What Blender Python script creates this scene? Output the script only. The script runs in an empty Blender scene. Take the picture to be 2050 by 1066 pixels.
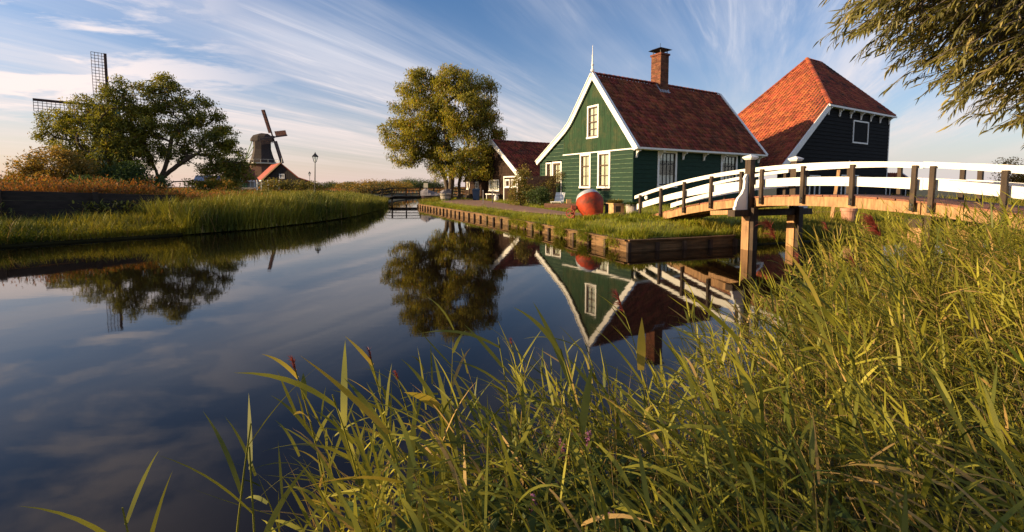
import bpy, bmesh, math, random
import numpy as np
from mathutils import Vector, Matrix
from mathutils.geometry import delaunay_2d_cdt, tessellate_polygon

R = math.radians
rnd = random.Random(7)
rng = np.random.default_rng(11)
scene = bpy.context.scene
COL = scene.collection

# ------------------------------------------------------------------ camera, sky, sun, exposure
cam_data = bpy.data.cameras.new('camera')
cam = bpy.data.objects.new('camera', cam_data)
COL.objects.link(cam)
cam_data.sensor_width = 36.0
cam_data.lens = 16.0
cam_data.shift_y = -0.0465
cam_data.clip_start = 0.05
cam_data.clip_end = 6000
cam.location = (0, 0, 1.5)
cam.rotation_euler = (R(86.0), 0, 0)
scene.camera = cam

SUN_DIR = Vector((-0.99, -0.14, math.tan(R(13.5)))).normalized()   # towards the sun
SUN_EL = math.asin(SUN_DIR.z)
SUN_ROT = math.atan2(SUN_DIR.x, SUN_DIR.y)
sun_data = bpy.data.lights.new('sun', 'SUN')
sun = bpy.data.objects.new('sun', sun_data)
COL.objects.link(sun)
sun_data.energy = 5.0
sun_data.angle = R(0.5)
sun_data.color = (1.0, 0.74, 0.42)
sun.rotation_euler = (-SUN_DIR).to_track_quat('-Z', 'Y').to_euler()
sun.location = SUN_DIR * 300

scene.view_settings.view_transform = 'Standard'
scene.view_settings.look = 'None'
scene.view_settings.gamma = 1
scene.view_settings.use_curve_mapping = False
scene.view_settings.exposure = 1.0
scene.cycles.max_bounces = 8
scene.cycles.transparent_max_bounces = 16
scene.cycles.caustics_reflective = False
scene.cycles.caustics_refractive = False
scene.render.film_transparent = False


class NT:
    def __init__(s, tree):
        s.t = tree; s.n = tree.nodes; s.l = tree.links
    def node(s, typ, **kw):
        nd = s.n.new(typ)
        for k, v in kw.items(): setattr(nd, k, v)
        return nd
    def put(s, sock, v):
        if v is None: return
        if isinstance(v, bpy.types.NodeSocket): s.l.new(v, sock)
        else:
            if sock.type == 'RGBA' and len(v) == 3: v = (*v, 1)
            sock.default_value = v
    def math(s, op, a, b=None, c=None, clamp=False):
        nd = s.node('ShaderNodeMath', operation=op, use_clamp=clamp)
        for i, v in enumerate((a, b, c)):
            if v is not None: s.put(nd.inputs[i], v)
        return nd.outputs[0]
    def mix(s, f, a, b, mode='MIX'):
        nd = s.node('ShaderNodeMix', data_type='RGBA', blend_type=mode)
        s.put(nd.inputs[0], f); s.put(nd.inputs[6], a); s.put(nd.inputs[7], b)
        return nd.outputs[2]
    def noise(s, vec, scale, detail=4, rough=.55, dist=0.0):
        nd = s.node('ShaderNodeTexNoise')
        s.put(nd.inputs['Vector'], vec); nd.inputs['Scale'].default_value = scale
        nd.inputs['Detail'].default_value = detail; nd.inputs['Roughness'].default_value = rough
        nd.inputs['Distortion'].default_value = dist
        return nd.outputs[0]
    def smooth(s, v, lo, hi, a=0.0, b=1.0):
        nd = s.node('ShaderNodeMapRange', interpolation_type='SMOOTHSTEP')
        s.put(nd.inputs[0], v)
        for i, x in enumerate((lo, hi, a, b)): nd.inputs[i + 1].default_value = x
        return nd.outputs[0]
    def comb(s, x, y, z):
        nd = s.node('ShaderNodeCombineXYZ')
        for i, v in enumerate((x, y, z)): s.put(nd.inputs[i], v)
        return nd.outputs[0]


world = bpy.data.worlds.new('World')
scene.world = world
world.use_nodes = True
w = NT(world.node_tree)
for nd in list(w.n): w.n.remove(nd)
SKY_STRENGTH = 0.080
sky = w.node('ShaderNodeTexSky', sky_type='NISHITA')
sky.sun_disc = False
sky.sun_elevation = SUN_EL
sky.sun_rotation = SUN_ROT
sky.altitude = 0
sky.air_density = 1.0
sky.dust_density = 1.0
sky.ozone_density = 1.6
hsv = w.node('ShaderNodeHueSaturation')
hsv.inputs['Saturation'].default_value = 1.26
w.put(hsv.inputs['Color'], sky.outputs[0])
tc = w.node('ShaderNodeTexCoord')
sep = w.node('ShaderNodeSeparateXYZ')
w.put(sep.inputs[0], tc.outputs['Generated'])
dx, dy, dz = sep.outputs
zc = w.math('ADD', w.math('MAXIMUM', dz, 0.0), 0.07)
px = w.math('DIVIDE', dx, zc)
py = w.math('DIVIDE', dy, zc)
cu = w.math('ADD', w.math('MULTIPLY', px, .46), w.math('MULTIPLY', py, .89))
cv = w.math('SUBTRACT', w.math('MULTIPLY', px, .89), w.math('MULTIPLY', py, .46))
# long cirrus streaks, a broad veil and small heaped clouds low on the sunny side
n_st = w.noise(w.comb(w.math('MULTIPLY', cu, .18), w.math('MULTIPLY', cv, 1.5), 3.1), 1.0, 8, .62, .5)
n_st2 = w.noise(w.comb(w.math('MULTIPLY', cu, .5), w.math('MULTIPLY', cv, 5.0), 7.7), 1.0, 8, .68, .8)
n_veil = w.noise(w.comb(w.math('MULTIPLY', cu, .22), w.math('MULTIPLY', cv, .5), 11.3), 1.0, 4, .55, .3)
streak = w.math('MULTIPLY', w.smooth(n_st, .34, .76), w.smooth(n_veil, .27, .62))
streak = w.math('ADD', streak, w.math('MULTIPLY', w.smooth(n_st2, .48, .75), w.math('MULTIPLY', w.smooth(n_veil, .36, .60), .55)), clamp=True)
n_cu = w.noise(w.comb(w.math('MULTIPLY', px, 1.1), w.math('MULTIPLY', py, 1.5), 5.2), 1.0, 9, .60, .35)
sunside = w.smooth(w.math('MULTIPLY', dx, -1.0), .30, .68)
heap = w.math('MULTIPLY', w.smooth(n_cu, .44, .60), w.math('MULTIPLY', sunside, w.smooth(dz, .05, .14)))
# thin cloud is seen edge-on near the horizon and face-on overhead: its veil thins with height
slant = w.math('POWER', w.math('MINIMUM', w.math('DIVIDE', .20, w.math('ADD', w.math('MAXIMUM', dz, 0.0), .04)), 1.0), .32)
streak = w.math('MULTIPLY', streak, slant)
cloud = w.math('MAXIMUM', w.math('MULTIPLY', streak, .85), w.math('MULTIPLY', w.math('MULTIPLY', heap, slant), .9))
lowf = w.math('POWER', w.math('SUBTRACT', 1.0, w.math('MINIMUM', w.math('MAXIMUM', dz, 0.0), 1.0)), 8.0)
haze_col = w.mix(w.smooth(w.math('MULTIPLY', dx, -1.0), -.4, .8), (.41, .355, .36), (.48, .345, .295))
cloud_col = w.mix(w.smooth(dz, .02, .32), (.50, .41, .375), (.46, .45, .475))
bg_sky = w.mix(1.0, hsv.outputs[0], (SKY_STRENGTH * .80, SKY_STRENGTH * .88, SKY_STRENGTH * 1.06), 'MULTIPLY')
col = w.mix(w.math('MULTIPLY', lowf, .88), bg_sky, haze_col)
col = w.mix(w.math('MULTIPLY', cloud, w.smooth(dz, -.01, .10)), col, w.mix(w.math('MULTIPLY', heap, .7), cloud_col, (.60, .50, .46)))
bg = w.node('ShaderNodeBackground')
w.put(bg.inputs['Color'], col)
bg.inputs['Strength'].default_value = 1.0
out = w.node('ShaderNodeOutputWorld')
w.l.new(bg.outputs[0], out.inputs[0])

# ------------------------------------------------------------------ helpers
def new_obj(name, mesh, parent=None, mat=None):
    o = bpy.data.objects.new(name, mesh)
    COL.objects.link(o)
    if parent is not None: o.parent = parent
    if mat is not None and len(mesh.materials) == 0: mesh.materials.append(mat)
    return o

def tag(o, label=None, cat=None, group=None, kind=None):
    if label: o['label'] = label
    if cat: o['category'] = cat
    if group: o['group'] = group
    if kind: o['kind'] = kind
    return o

def thing(name, label, cat, loc=(0, 0, 0), rotz=0.0, group=None):
    o = bpy.data.objects.new(name, None)
    o.empty_display_size = .2
    COL.objects.link(o)
    o.location = loc; o.rotation_euler = (0, 0, rotz)
    return tag(o, label, cat, group)

def copy_tree(o, parent=None):
    c = o.copy(); COL.objects.link(c)
    if parent is not None: c.parent = parent
    for ch in list(o.children): copy_tree(ch, c)
    return c

class MB:
    """collects shapes, then links them as one mesh object"""
    def __init__(s): s.v = []; s.f = []
    def add(s, vs, fs):
        b = len(s.v); s.v += [tuple(p) for p in vs]; s.f += [tuple(i + b for i in f) for f in fs]; return s
    def box(s, a, b):
        x0, y0, z0 = a; x1, y1, z1 = b
        return s.hexa([(x0, y0, z0), (x1, y0, z0), (x1, y1, z0), (x0, y1, z0), (x0, y0, z1), (x1, y0, z1), (x1, y1, z1), (x0, y1, z1)])
    def hexa(s, p):
        return s.add(p, [(0, 3, 2, 1), (4, 5, 6, 7), (0, 1, 5, 4), (1, 2, 6, 5), (2, 3, 7, 6), (3, 0, 4, 7)])
    def beam(s, p, q, wd, ht, up=(0, 0, 1)):
        p = Vector(p); q = Vector(q); d = (q - p).normalized(); up = Vector(up)
        sd = d.cross(up).normalized(); u = sd.cross(d).normalized()
        sd *= wd / 2; u *= ht / 2
        return s.hexa([p - sd - u, p + sd - u, q + sd - u, q - sd - u, p - sd + u, p + sd + u, q + sd + u, q - sd + u])
    def tube(s, pts, rad, n=6, cap=True):
        pts = [Vector(p) for p in pts]
        if not hasattr(rad, '__len__'): rad = [rad] * len(pts)
        vs = []; ref = None
        for i, p in enumerate(pts):
            d = (pts[min(i + 1, len(pts) - 1)] - pts[max(i - 1, 0)]).normalized()
            if ref is None: ref = d.orthogonal().normalized()
            ref = (ref - d * ref.dot(d))
            ref = ref.normalized() if ref.length > 1e-5 else d.orthogonal().normalized()
            b = d.cross(ref)
            for k in range(n):
                t = 2 * math.pi * k / n
                vs.append(p + (ref * math.cos(t) + b * math.sin(t)) * rad[i])
        fs = []
        for i in range(len(pts) - 1):
            for k in range(n):
                fs.append((i * n + k, i * n + (k + 1) % n, (i + 1) * n + (k + 1) % n, (i + 1) * n + k))
        if cap:
            fs.append(tuple(reversed(range(n)))); m = (len(pts) - 1) * n; fs.append(tuple(range(m, m + n)))
        return s.add(vs, fs)
    def lathe(s, prof, n=16, M=None, cap=True):
        vs = []; M = M or Matrix()
        for r, z in prof:
            for k in range(n):
                t = 2 * math.pi * k / n
                vs.append(M @ Vector((r * math.cos(t), r * math.sin(t), z)))
        fs = []
        for i in range(len(prof) - 1):
            for k in range(n):
                fs.append((i * n + k, i * n + (k + 1) % n, (i + 1) * n + (k + 1) % n, (i + 1) * n + k))
        if cap:
            fs.append(tuple(reversed(range(n)))); m = (len(prof) - 1) * n; fs.append(tuple(range(m, m + n)))
        return s.add(vs, fs)
    def prism(s, poly, f0, f1):
        """poly: 2-D points; f0, f1 map a 2-D point to the near and far 3-D face"""
        n = len(poly)
        vs = [f0(*p) for p in poly] + [f1(*p) for p in poly]
        tri = tessellate_polygon([[Vector((x, y, 0)) for x, y in poly]])
        fs = [tuple(t) for t in tri] + [tuple(i + n for i in reversed(t)) for t in tri]
        fs += [(i, (i + 1) % n, (i + 1) % n + n, i + n) for i in range(n)]
        return s.add(vs, fs)
    def build(s, name, mat=None, parent=None, smooth=False, fixn=True):
        me = bpy.data.meshes.new(name)
        me.from_pydata(s.v, [], s.f)
        if fixn:
            bm = bmesh.new(); bm.from_mesh(me); bmesh.ops.recalc_face_normals(bm, faces=bm.faces); bm.to_mesh(me); bm.free()
        if smooth: me.polygons.foreach_set('use_smooth', [True] * len(me.polygons))
        me.update()
        return new_obj(name, me, parent, mat)

def np_mesh(name, verts, faces, mat=None, parent=None, smooth=False):
    """verts (N,3), faces (M,k) with one k, or a list of such arrays"""
    if not isinstance(faces, list): faces = [faces]
    me = bpy.data.meshes.new(name)
    me.vertices.add(len(verts)); me.vertices.foreach_set('co', np.asarray(verts, np.float32).ravel())
    loops = np.concatenate([f.ravel() for f in faces]).astype(np.int32)
    tot = np.concatenate([np.full(len(f), f.shape[1], np.int32) for f in faces])
    st = np.concatenate([[0], np.cumsum(tot)[:-1]]).astype(np.int32)
    me.loops.add(len(loops)); me.loops.foreach_set('vertex_index', loops)
    me.polygons.add(len(tot)); me.polygons.foreach_set('loop_start', st); me.polygons.foreach_set('loop_total', tot)
    if smooth: me.polygons.foreach_set('use_smooth', np.ones(len(tot), bool))
    me.update(calc_edges=True)
    return new_obj(name, me, parent, mat)

# ------------------------------------------------------------------ materials
def mk(name, col, rough=.7, col2=None, nscale=4, stretch=(1, 1, 1), var=.25, bump=.0, bscale=30, bstretch=None, island=0.0, spec=.35, metal=0.0, dirt=None, dirt_scale=1.5, dirt_lo=.55, dirt_hi=.75):
    m = bpy.data.materials.new(name); m.use_nodes = True
    t = NT(m.node_tree); p = t.n['Principled BSDF']
    tcn = t.node('ShaderNodeTexCoord'); obj = tcn.outputs['Object']
    mp = t.node('ShaderNodeMapping'); t.put(mp.inputs[0], obj); mp.inputs['Scale'].default_value = stretch
    n1 = t.noise(mp.outputs[0], nscale, 6, .6)
    c2 = col2 or tuple(c * (1 - var) for c in col)
    c1 = col if col2 else tuple(min(1, c * (1 + var)) for c in col)
    c = t.mix(t.smooth(n1, .3, .7), c2, c1)
    if dirt:
        n2 = t.noise(obj, dirt_scale, 7, .65)
        c = t.mix(t.smooth(n2, dirt_lo, dirt_hi), c, dirt)
    if island:
        g = t.node('ShaderNodeNewGeometry')
        h = t.node('ShaderNodeHueSaturation')
        t.put(h.inputs['Color'], c)
        t.put(h.inputs['Value'], t.smooth(g.outputs['Random Per Island'], 0, 1, 1 - island, 1 + island))
        h2 = t.math('FRACT', t.math('MULTIPLY', g.outputs['Random Per Island'], 17.3))
        t.put(h.inputs['Hue'], t.smooth(h2, 0, 1, .5 - .03 * island, .5 + .03 * island))
        c = h.outputs[0]
    t.put(p.inputs['Base Color'], c)
    p.inputs['Roughness'].default_value = rough
    p.inputs['Specular IOR Level'].default_value = spec
    p.inputs['Metallic'].default_value = metal
    if bump:
        mb = t.node('ShaderNodeMapping'); t.put(mb.inputs[0], obj); mb.inputs['Scale'].default_value = bstretch or stretch
        b = t.node('ShaderNodeBump'); b.inputs['Strength'].default_value = bump; b.inputs['Distance'].default_value = .02
        t.put(b.inputs['Height'], t.noise(mb.outputs[0], bscale, 5, .6))
        t.put(p.inputs['Normal'], b.outputs[0])
    return m

def leaf_mat(name, c_dark, c_light, c_odd=None, odd=.9, nscale=.6, trans=.4, rough=.55, gloss=.025):
    m = bpy.data.materials.new(name); m.use_nodes = True
    t = NT(m.node_tree); t.n.remove(t.n['Principled BSDF'])
    g = t.node('ShaderNodeNewGeometry'); tcn = t.node('ShaderNodeTexCoord')
    rp = g.outputs['Random Per Island']
    f = t.math('ADD', t.math('MULTIPLY', rp, .45), t.math('MULTIPLY', t.smooth(t.noise(tcn.outputs['Object'], nscale, 3), .36, .64), .55))
    c = t.mix(f, c_dark, c_light)
    if c_odd: c = t.mix(t.smooth(t.math('FRACT', t.math('MULTIPLY', rp, 31.7)), odd - .02, odd + .02), c, c_odd)
    d = t.node('ShaderNodeBsdfDiffuse'); t.put(d.inputs['Color'], c)
    tr = t.node('ShaderNodeBsdfTranslucent'); t.put(tr.inputs['Color'], t.mix(1.0, c, (1.25, 1.2, .7), 'MULTIPLY'))
    ms = t.node('ShaderNodeMixShader'); ms.inputs[0].default_value = trans
    t.l.new(d.outputs[0], ms.inputs[1]); t.l.new(tr.outputs[0], ms.inputs[2])
    gl = t.node('ShaderNodeBsdfGlossy'); gl.inputs['Roughness'].default_value = rough; gl.inputs['Color'].default_value = (.8, .8, .8, 1)
    m2 = t.node('ShaderNodeMixShader'); m2.inputs[0].default_value = gloss
    t.l.new(ms.outputs[0], m2.inputs[1]); t.l.new(gl.outputs[0], m2.inputs[2])
    t.l.new(m2.outputs[0], t.n['Material Output'].inputs[0])
    return m

M = {}
M['green_board'] = mk('green_paint', (.0085, .033, .0185), .62, stretch=(1, 1, 6), nscale=2.2, var=.22, bump=.15, bscale=25, bstretch=(1, 1, 8), dirt=(.016, .042, .018), dirt_scale=2.2, spec=.15)
M['green_vert'] = mk('green_vertical_paint', (.014, .041, .018), .68, stretch=(1, 9, .5), nscale=2.0, var=.4, bump=.15, bscale=25, bstretch=(1, 8, 1), island=.22, dirt=(.042, .056, .022), dirt_scale=1.3, dirt_lo=.45, dirt_hi=.7, spec=.15)
M['worn_edge'] = mk('worn_board_edge', (.085, .135, .075), .7, nscale=9, var=.4, dirt=(.02, .065, .03), dirt_scale=2, dirt_lo=.4, dirt_hi=.7)
M['white'] = mk('white_paint', (.80, .78, .74), .45, nscale=3, var=.05, bump=.05, bscale=30, dirt=(.55, .52, .46), dirt_scale=2.5, dirt_lo=.6, dirt_hi=.85)
M['rail_white'] = mk('rail_white_paint', (.78, .75, .69), .5, nscale=2, var=.06, bump=.15, bscale=30, bstretch=(1.5, 6, 6), dirt=(.42, .38, .28), dirt_scale=4, dirt_lo=.55, dirt_hi=.80)
M['sash'] = mk('sash_brown', (.085, .045, .022), .5, var=.2)
M['sash_dark'] = mk('sash_dark', (.02, .017, .014), .5, var=.2)
M['curtain'] = mk('curtain_cloth', (.72, .66, .56), .9, stretch=(3, 3, .3), nscale=7, var=.15, bump=.3, bscale=9, bstretch=(3, 3, .1))
M['lace'] = mk('lace_cloth', (.82, .80, .78), .9, nscale=30, var=.3)
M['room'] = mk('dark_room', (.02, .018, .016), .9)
M['tile_dark'] = mk('old_red_tile', (.30, .076, .032), .72, col2=(.16, .040, .020), nscale=1.3, bump=.2, bscale=40, island=.42, dirt=(.06, .04, .025), dirt_scale=.9, dirt_lo=.5, dirt_hi=.78)
M['tile_orange'] = mk('orange_tile', (.36, .092, .032), .68, col2=(.25, .058, .022), nscale=.8, bump=.2, bscale=40, island=.32, dirt=(.13, .055, .03), dirt_scale=.9, dirt_lo=.5, dirt_hi=.8)
M['tile_patchy'] = mk('patchy_red_tile', (.30, .07, .03), .7, col2=(.20, .046, .024), nscale=1.0, bump=.2, bscale=40, island=.35, dirt=(.035, .022, .018), dirt_scale=.55, dirt_lo=.52, dirt_hi=.62)
M['underlay'] = mk('roof_underlay', (.05, .022, .016), .9)
M['black_board'] = mk('black_tar_board', (.0095, .009, .009), .8, stretch=(.5, .5, 7), nscale=2, var=.35, bump=.2, bscale=20, bstretch=(1, 1, 8), island=.3, spec=.12)
M['brown_board'] = mk('brown_board', (.030, .017, .011), .8, stretch=(3, 3, .6), nscale=3, var=.4, bump=.2, bscale=20, bstretch=(6, 6, 1), island=.3, spec=.12)
M['brick'] = mk('chimney_brick', (.19, .068, .032), .85, col2=(.10, .036, .020), nscale=3, bump=.3, bscale=60, island=.3)
M['mortar'] = mk('mortar', (.24, .2, .16), .9, bump=.2)
M['lead'] = mk('lead', (.28, .29, .31), .5, var=.2, spec=.5)
M['iron'] = mk('dark_iron', (.022, .022, .025), .5, var=.3, metal=.3)
M['oak'] = mk('bridge_timber', (.36, .20, .090), .7, stretch=(6, 1, 1), nscale=2.5, var=.35, bump=.3, bscale=14, bstretch=(10, 1.2, 1.2), dirt=(.16, .08, .04), dirt_scale=3, dirt_lo=.55, dirt_hi=.8)
M['pile'] = mk('pile_timber', (.37, .205, .095), .75, stretch=(5, 5, .6), nscale=2.5, var=.35, bump=.35, bscale=14, bstretch=(8, 8, .8), dirt=(.13, .075, .04), dirt_scale=2.0, dirt_lo=.55, dirt_hi=.8)
M['deck'] = mk('deck_plank', (.23, .10, .055), .8, stretch=(1, 4, 1), nscale=5, var=.35, bump=.3, bscale=20, island=.25)
M['post'] = mk('rail_post_timber', (.045, .027, .016), .7, stretch=(4, 4, .5), nscale=4, var=.4, bump=.3, bscale=18, bstretch=(8, 8, .8), dirt=(.09, .055, .03), dirt_scale=4)
M['quay_board'] = mk('quay_board', (.145, .085, .034), .8, stretch=(1, 1, 5), nscale=2.5, var=.45, bump=.35, bscale=18, bstretch=(1, 1, 6), island=.25, dirt=(.06, .05, .02), dirt_scale=1.6, dirt_lo=.5, dirt_hi=.75)
M['quay_post'] = mk('quay_post', (.055, .035, .022), .8, stretch=(3, 3, .7), nscale=3, var=.5, bump=.35, bscale=18, island=.3, dirt=(.20, .13, .07), dirt_scale=1.3)
M['red_drum'] = mk('red_drum_paint', (.42, .048, .011), .6, col2=(.24, .028, .010), nscale=5, bump=.25, bscale=30, dirt=(.10, .030, .016), dirt_scale=3.2, dirt_lo=.46, dirt_hi=.68, spec=.25)
M['grey_metal'] = mk('galvanised_metal', (.42, .44, .46), .45, var=.2, nscale=6, metal=.25, dirt=(.25, .17, .12), dirt_scale=5, dirt_lo=.6, dirt_hi=.8)
M['red_iron'] = mk('red_rusty_iron', (.28, .065, .035), .65, var=.4, nscale=9, bump=.2)
M['concrete'] = mk('grey_stone', (.36, .32, .27), .85, var=.25, nscale=7, bump=.3, bscale=40)
M['tan_wood'] = mk('tan_wood', (.46, .29, .13), .7, var=.3, nscale=5, bump=.2)
M['terracotta'] = mk('terracotta', (.42, .21, .14), .8, var=.2, nscale=7, bump=.15)
M['brown_timber'] = mk('brown_timber', (.16, .075, .045), .75, var=.35, nscale=4, stretch=(1, 1, 3), bump=.25)
M['black_wood'] = mk('black_wood', (.020, .015, .011), .75, stretch=(1, 1, 5), nscale=3, var=.4, bump=.3, bscale=16, bstretch=(1, 1, 5), island=.3)
M['blue'] = mk('blue_plastic', (.010, .028, .075), .45, var=.2)
M['blue_bright'] = mk('blue_sheet', (.012, .08, .28), .5, var=.2)
M['pale_green'] = mk('pale_green_board', (.17, .28, .12), .6, var=.2, stretch=(1, 1, 5))
M['mill_green'] = mk('mill_green', (.05, .12, .08), .6, var=.2)
M['thatch'] = mk('mill_thatch', (.045, .033, .029), .9, var=.35, nscale=3, stretch=(3, 3, .5), bump=.5, bscale=25, bstretch=(4, 4, .5))
M['sail_wood'] = mk('sail_wood', (.06, .03, .024), .7, var=.3)
M['sail_board'] = mk('sail_board', (.34, .22, .19), .75, var=.25)
M['cream'] = mk('cream_paint', (.72, .66, .52), .55, var=.08)
M['tarp'] = mk('pale_tarpaulin', (.22, .20, .22), .6, var=.3, nscale=3, bump=.4, bscale=5)
M['boat'] = mk('boat_dark', (.06, .04, .05), .6, var=.3)
M['bark'] = mk('bark', (.085, .062, .042), .9, stretch=(3, 3, .7), nscale=5, var=.4, bump=.6, bscale=12, bstretch=(4, 4, .7))
M['bark_grey'] = mk('grey_bark', (.13, .105, .08), .9, stretch=(3, 3, .7), nscale=5, var=.4, bump=.6, bscale=12, bstretch=(4, 4, .7))
M['stone_white'] = mk('white_enamel', (.62, .60, .60), .4, var=.1)
M['soil'] = mk('bank_earth', (.05, .048, .02), .95, col2=(.032, .036, .014), nscale=2.0, bump=.6, bscale=6)
M['lawn'] = mk('lawn_ground', (.20, .18, .024), .95, col2=(.13, .135, .02), nscale=1.6, bump=.5, bscale=25)
M['path'] = mk('red_brick_path', (.26, .145, .095), .9, col2=(.19, .105, .072), nscale=2.5, bump=.3, bscale=45, dirt=(.11, .10, .04), dirt_scale=.9, dirt_lo=.6, dirt_hi=.8)
M['leaf_tree'] = leaf_mat('willow_crown_leaf', (.055, .080, .012), (.42, .36, .032), (.38, .20, .03), .92, nscale=.55, trans=.45)
M['leaf_left'] = leaf_mat('dark_crown_leaf', (.036, .062, .012), (.32, .29, .028), (.26, .16, .03), .94, nscale=.4, trans=.35)
M['leaf_orange'] = leaf_mat('autumn_leaf', (.18, .115, .018), (.46, .27, .045), (.12, .12, .03), .85, nscale=.5, trans=.35)
M['leaf_far'] = leaf_mat('far_shrub_leaf', (.08, .075, .025), (.26, .15, .04), (.08, .10, .03), .7, nscale=.15, trans=.3)
M['leaf_green'] = leaf_mat('hedge_leaf', (.030, .055, .014), (.085, .12, .024), None, nscale=.8, trans=.3)
M['leaf_yellow'] = leaf_mat('yellow_shrub_leaf', (.075, .085, .016), (.28, .22, .035), (.30, .16, .05), .9, nscale=1.5, trans=.38)
M['leaf_willow'] = leaf_mat('near_willow_leaf', (.08, .078, .022), (.30, .27, .065), (.46, .37, .13), .90, nscale=2.0, trans=.48, gloss=.03)
M['grass'] = leaf_mat('lawn_blade', (.105, .145, .012), (.37, .36, .024), (.40, .27, .05), .95, nscale=.8, trans=.4)
M['bank_grass'] = leaf_mat('bank_blade', (.045, .072, .012), (.36, .30, .028), (.30, .20, .06), .93, nscale=.5, trans=.25)
M['bank_reed'] = leaf_mat('bank_reed_blade', (.045, .078, .014), (.34, .30, .03), (.30, .20, .07), .93, nscale=.5, trans=.15)
M['red_weed'] = leaf_mat('red_weed', (.17, .07, .018), (.46, .18, .045), (.12, .12, .03), .72, nscale=.5, trans=.35)
M['reed'] = leaf_mat('reed_leaf', (.030, .055, .010), (.36, .32, .036), (.40, .26, .09), .91, nscale=1.6, trans=.22, rough=.55, gloss=.02)
M['reed_yellow'] = leaf_mat('yellow_reed_leaf', (.20, .19, .03), (.44, .31, .07), None, nscale=3, trans=.4)
M['sail_canvas'] = leaf_mat('sail_canvas', (.26, .17, .15), (.40, .27, .23), None, nscale=.8, trans=.5)
M['straw'] = leaf_mat('dry_straw', (.20, .12, .045), (.46, .33, .13), None, nscale=3, trans=.3)
M['plume'] = leaf_mat('reed_plume', (.11, .025, .022), (.34, .075, .055), None, nscale=8, trans=.4)
M['pink'] = leaf_mat('pink_petal', (.45, .16, .35), (.7, .35, .55), None, nscale=8, trans=.4)
M['seed'] = leaf_mat('seed_spike', (.22, .17, .04), (.48, .34, .09), None, nscale=8, trans=.35)

def glass_mat(name, refl=.16, tint=(.92, .95, .93)):
    m = bpy.data.materials.new(name); m.use_nodes = True
    t = NT(m.node_tree); t.n.remove(t.n['Principled BSDF'])
    tr = t.node('ShaderNodeBsdfTransparent'); tr.inputs[0].default_value = (*tint, 1)
    gl = t.node('ShaderNodeBsdfGlossy'); gl.inputs['Roughness'].default_value = .03
    ms = t.node('ShaderNodeMixShader')
    fr = t.node('ShaderNodeLayerWeight'); fr.inputs[0].default_value = .5
    t.put(ms.inputs[0], t.math('ADD', t.math('MULTIPLY', t.math('POWER', fr.outputs['Facing'], 4.0), .7), refl * .35, clamp=True))
    t.l.new(tr.outputs[0], ms.inputs[1]); t.l.new(gl.outputs[0], ms.inputs[2])
    t.l.new(ms.outputs[0], t.n['Material Output'].inputs[0])
    return m
M['glass'] = glass_mat('window_glass')

def water_mat():
    m = bpy.data.materials.new('canal_water'); m.use_nodes = True
    t = NT(m.node_tree); p = t.n['Principled BSDF']
    p.inputs['Base Color'].default_value = (.006, .0036, .0025, 1)
    p.inputs['Roughness'].default_value = .03
    p.inputs['IOR'].default_value = 1.36
    p.inputs['Specular Tint'].default_value = (1.0, .84, .73, 1)
    tcn = t.node('ShaderNodeTexCoord')
    mp = t.node('ShaderNodeMapping'); t.put(mp.inputs[0], tcn.outputs['Object'])
    mp.inputs['Scale'].default_value = (.5, 1.2, 1); mp.inputs['Rotation'].default_value = (0, 0, R(20))
    h = t.math('ADD', t.noise(mp.outputs[0], 1.4, 3, .5), t.math('MULTIPLY', t.noise(mp.outputs[0], 7.0, 2, .5), .12))
    b = t.node('ShaderNodeBump'); b.inputs['Strength'].default_value = .035; b.inputs['Distance'].default_value = .03
    t.put(b.inputs['Height'], h); t.put(p.inputs['Normal'], b.outputs[0])
    return m
M['water'] = water_mat()

# ------------------------------------------------------------------ land and water
LEFT = [(-60, -28), (-30, -5), (-18, 5.8), (-12.74, 11.24), (-10.25, 14.05), (-9.18, 15.86), (-8.37, 18.97), (-8.05, 22.4), (-8.76, 29.75), (-10.2, 36), (-11.2, 40), (-12, 48), (-12.5, 62)]
RIGHT = [(-8.5, 62), (-7.9, 48), (-7.5, 40), (-7.0, 35), (-6.69, 32.59), (-2.36, 22.78), (.28, 16.85), (1.22, 14.2), (2.65, 10.38), (5.59, 11.43), (7.2, 12.0), (9.5, 13.0), (13, 14.2), (20, 16), (40, 19), (90, 22)]
NEAR = [(-60, -45), (-14, -20), (-3.0, -4), (-1.5, .2), (-1.05, 1.2), (-.55, 1.75), (.2, 2.05), (1, 2.5), (2, 3.3), (3.2, 4.5), (4.8, 5.6), (6.5, 6.0), (9, 5.6), (14, 5.2), (30, 5.5), (90, 8)]

def pdist(P, line):
    """distance of points (N,2) to a polyline, and the nearest point on it"""
    P = np.asarray(P, float); best = np.full(len(P), 1e9); near = np.zeros_like(P)
    L = np.asarray(line, float)
    for a, b in zip(L[:-1], L[1:]):
        d = b - a
        t = np.clip(((P - a) @ d) / (d @ d), 0, 1)
        q = a + t[:, None] * d
        r = np.linalg.norm(P - q, axis=1)
        k = r < best
        best[k] = r[k]; near[k] = q[k]
    return best, near

def sm(x, a, b):
    t = np.clip((x - a) / (b - a), 0, 1); return t * t * (3 - 2 * t)

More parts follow.
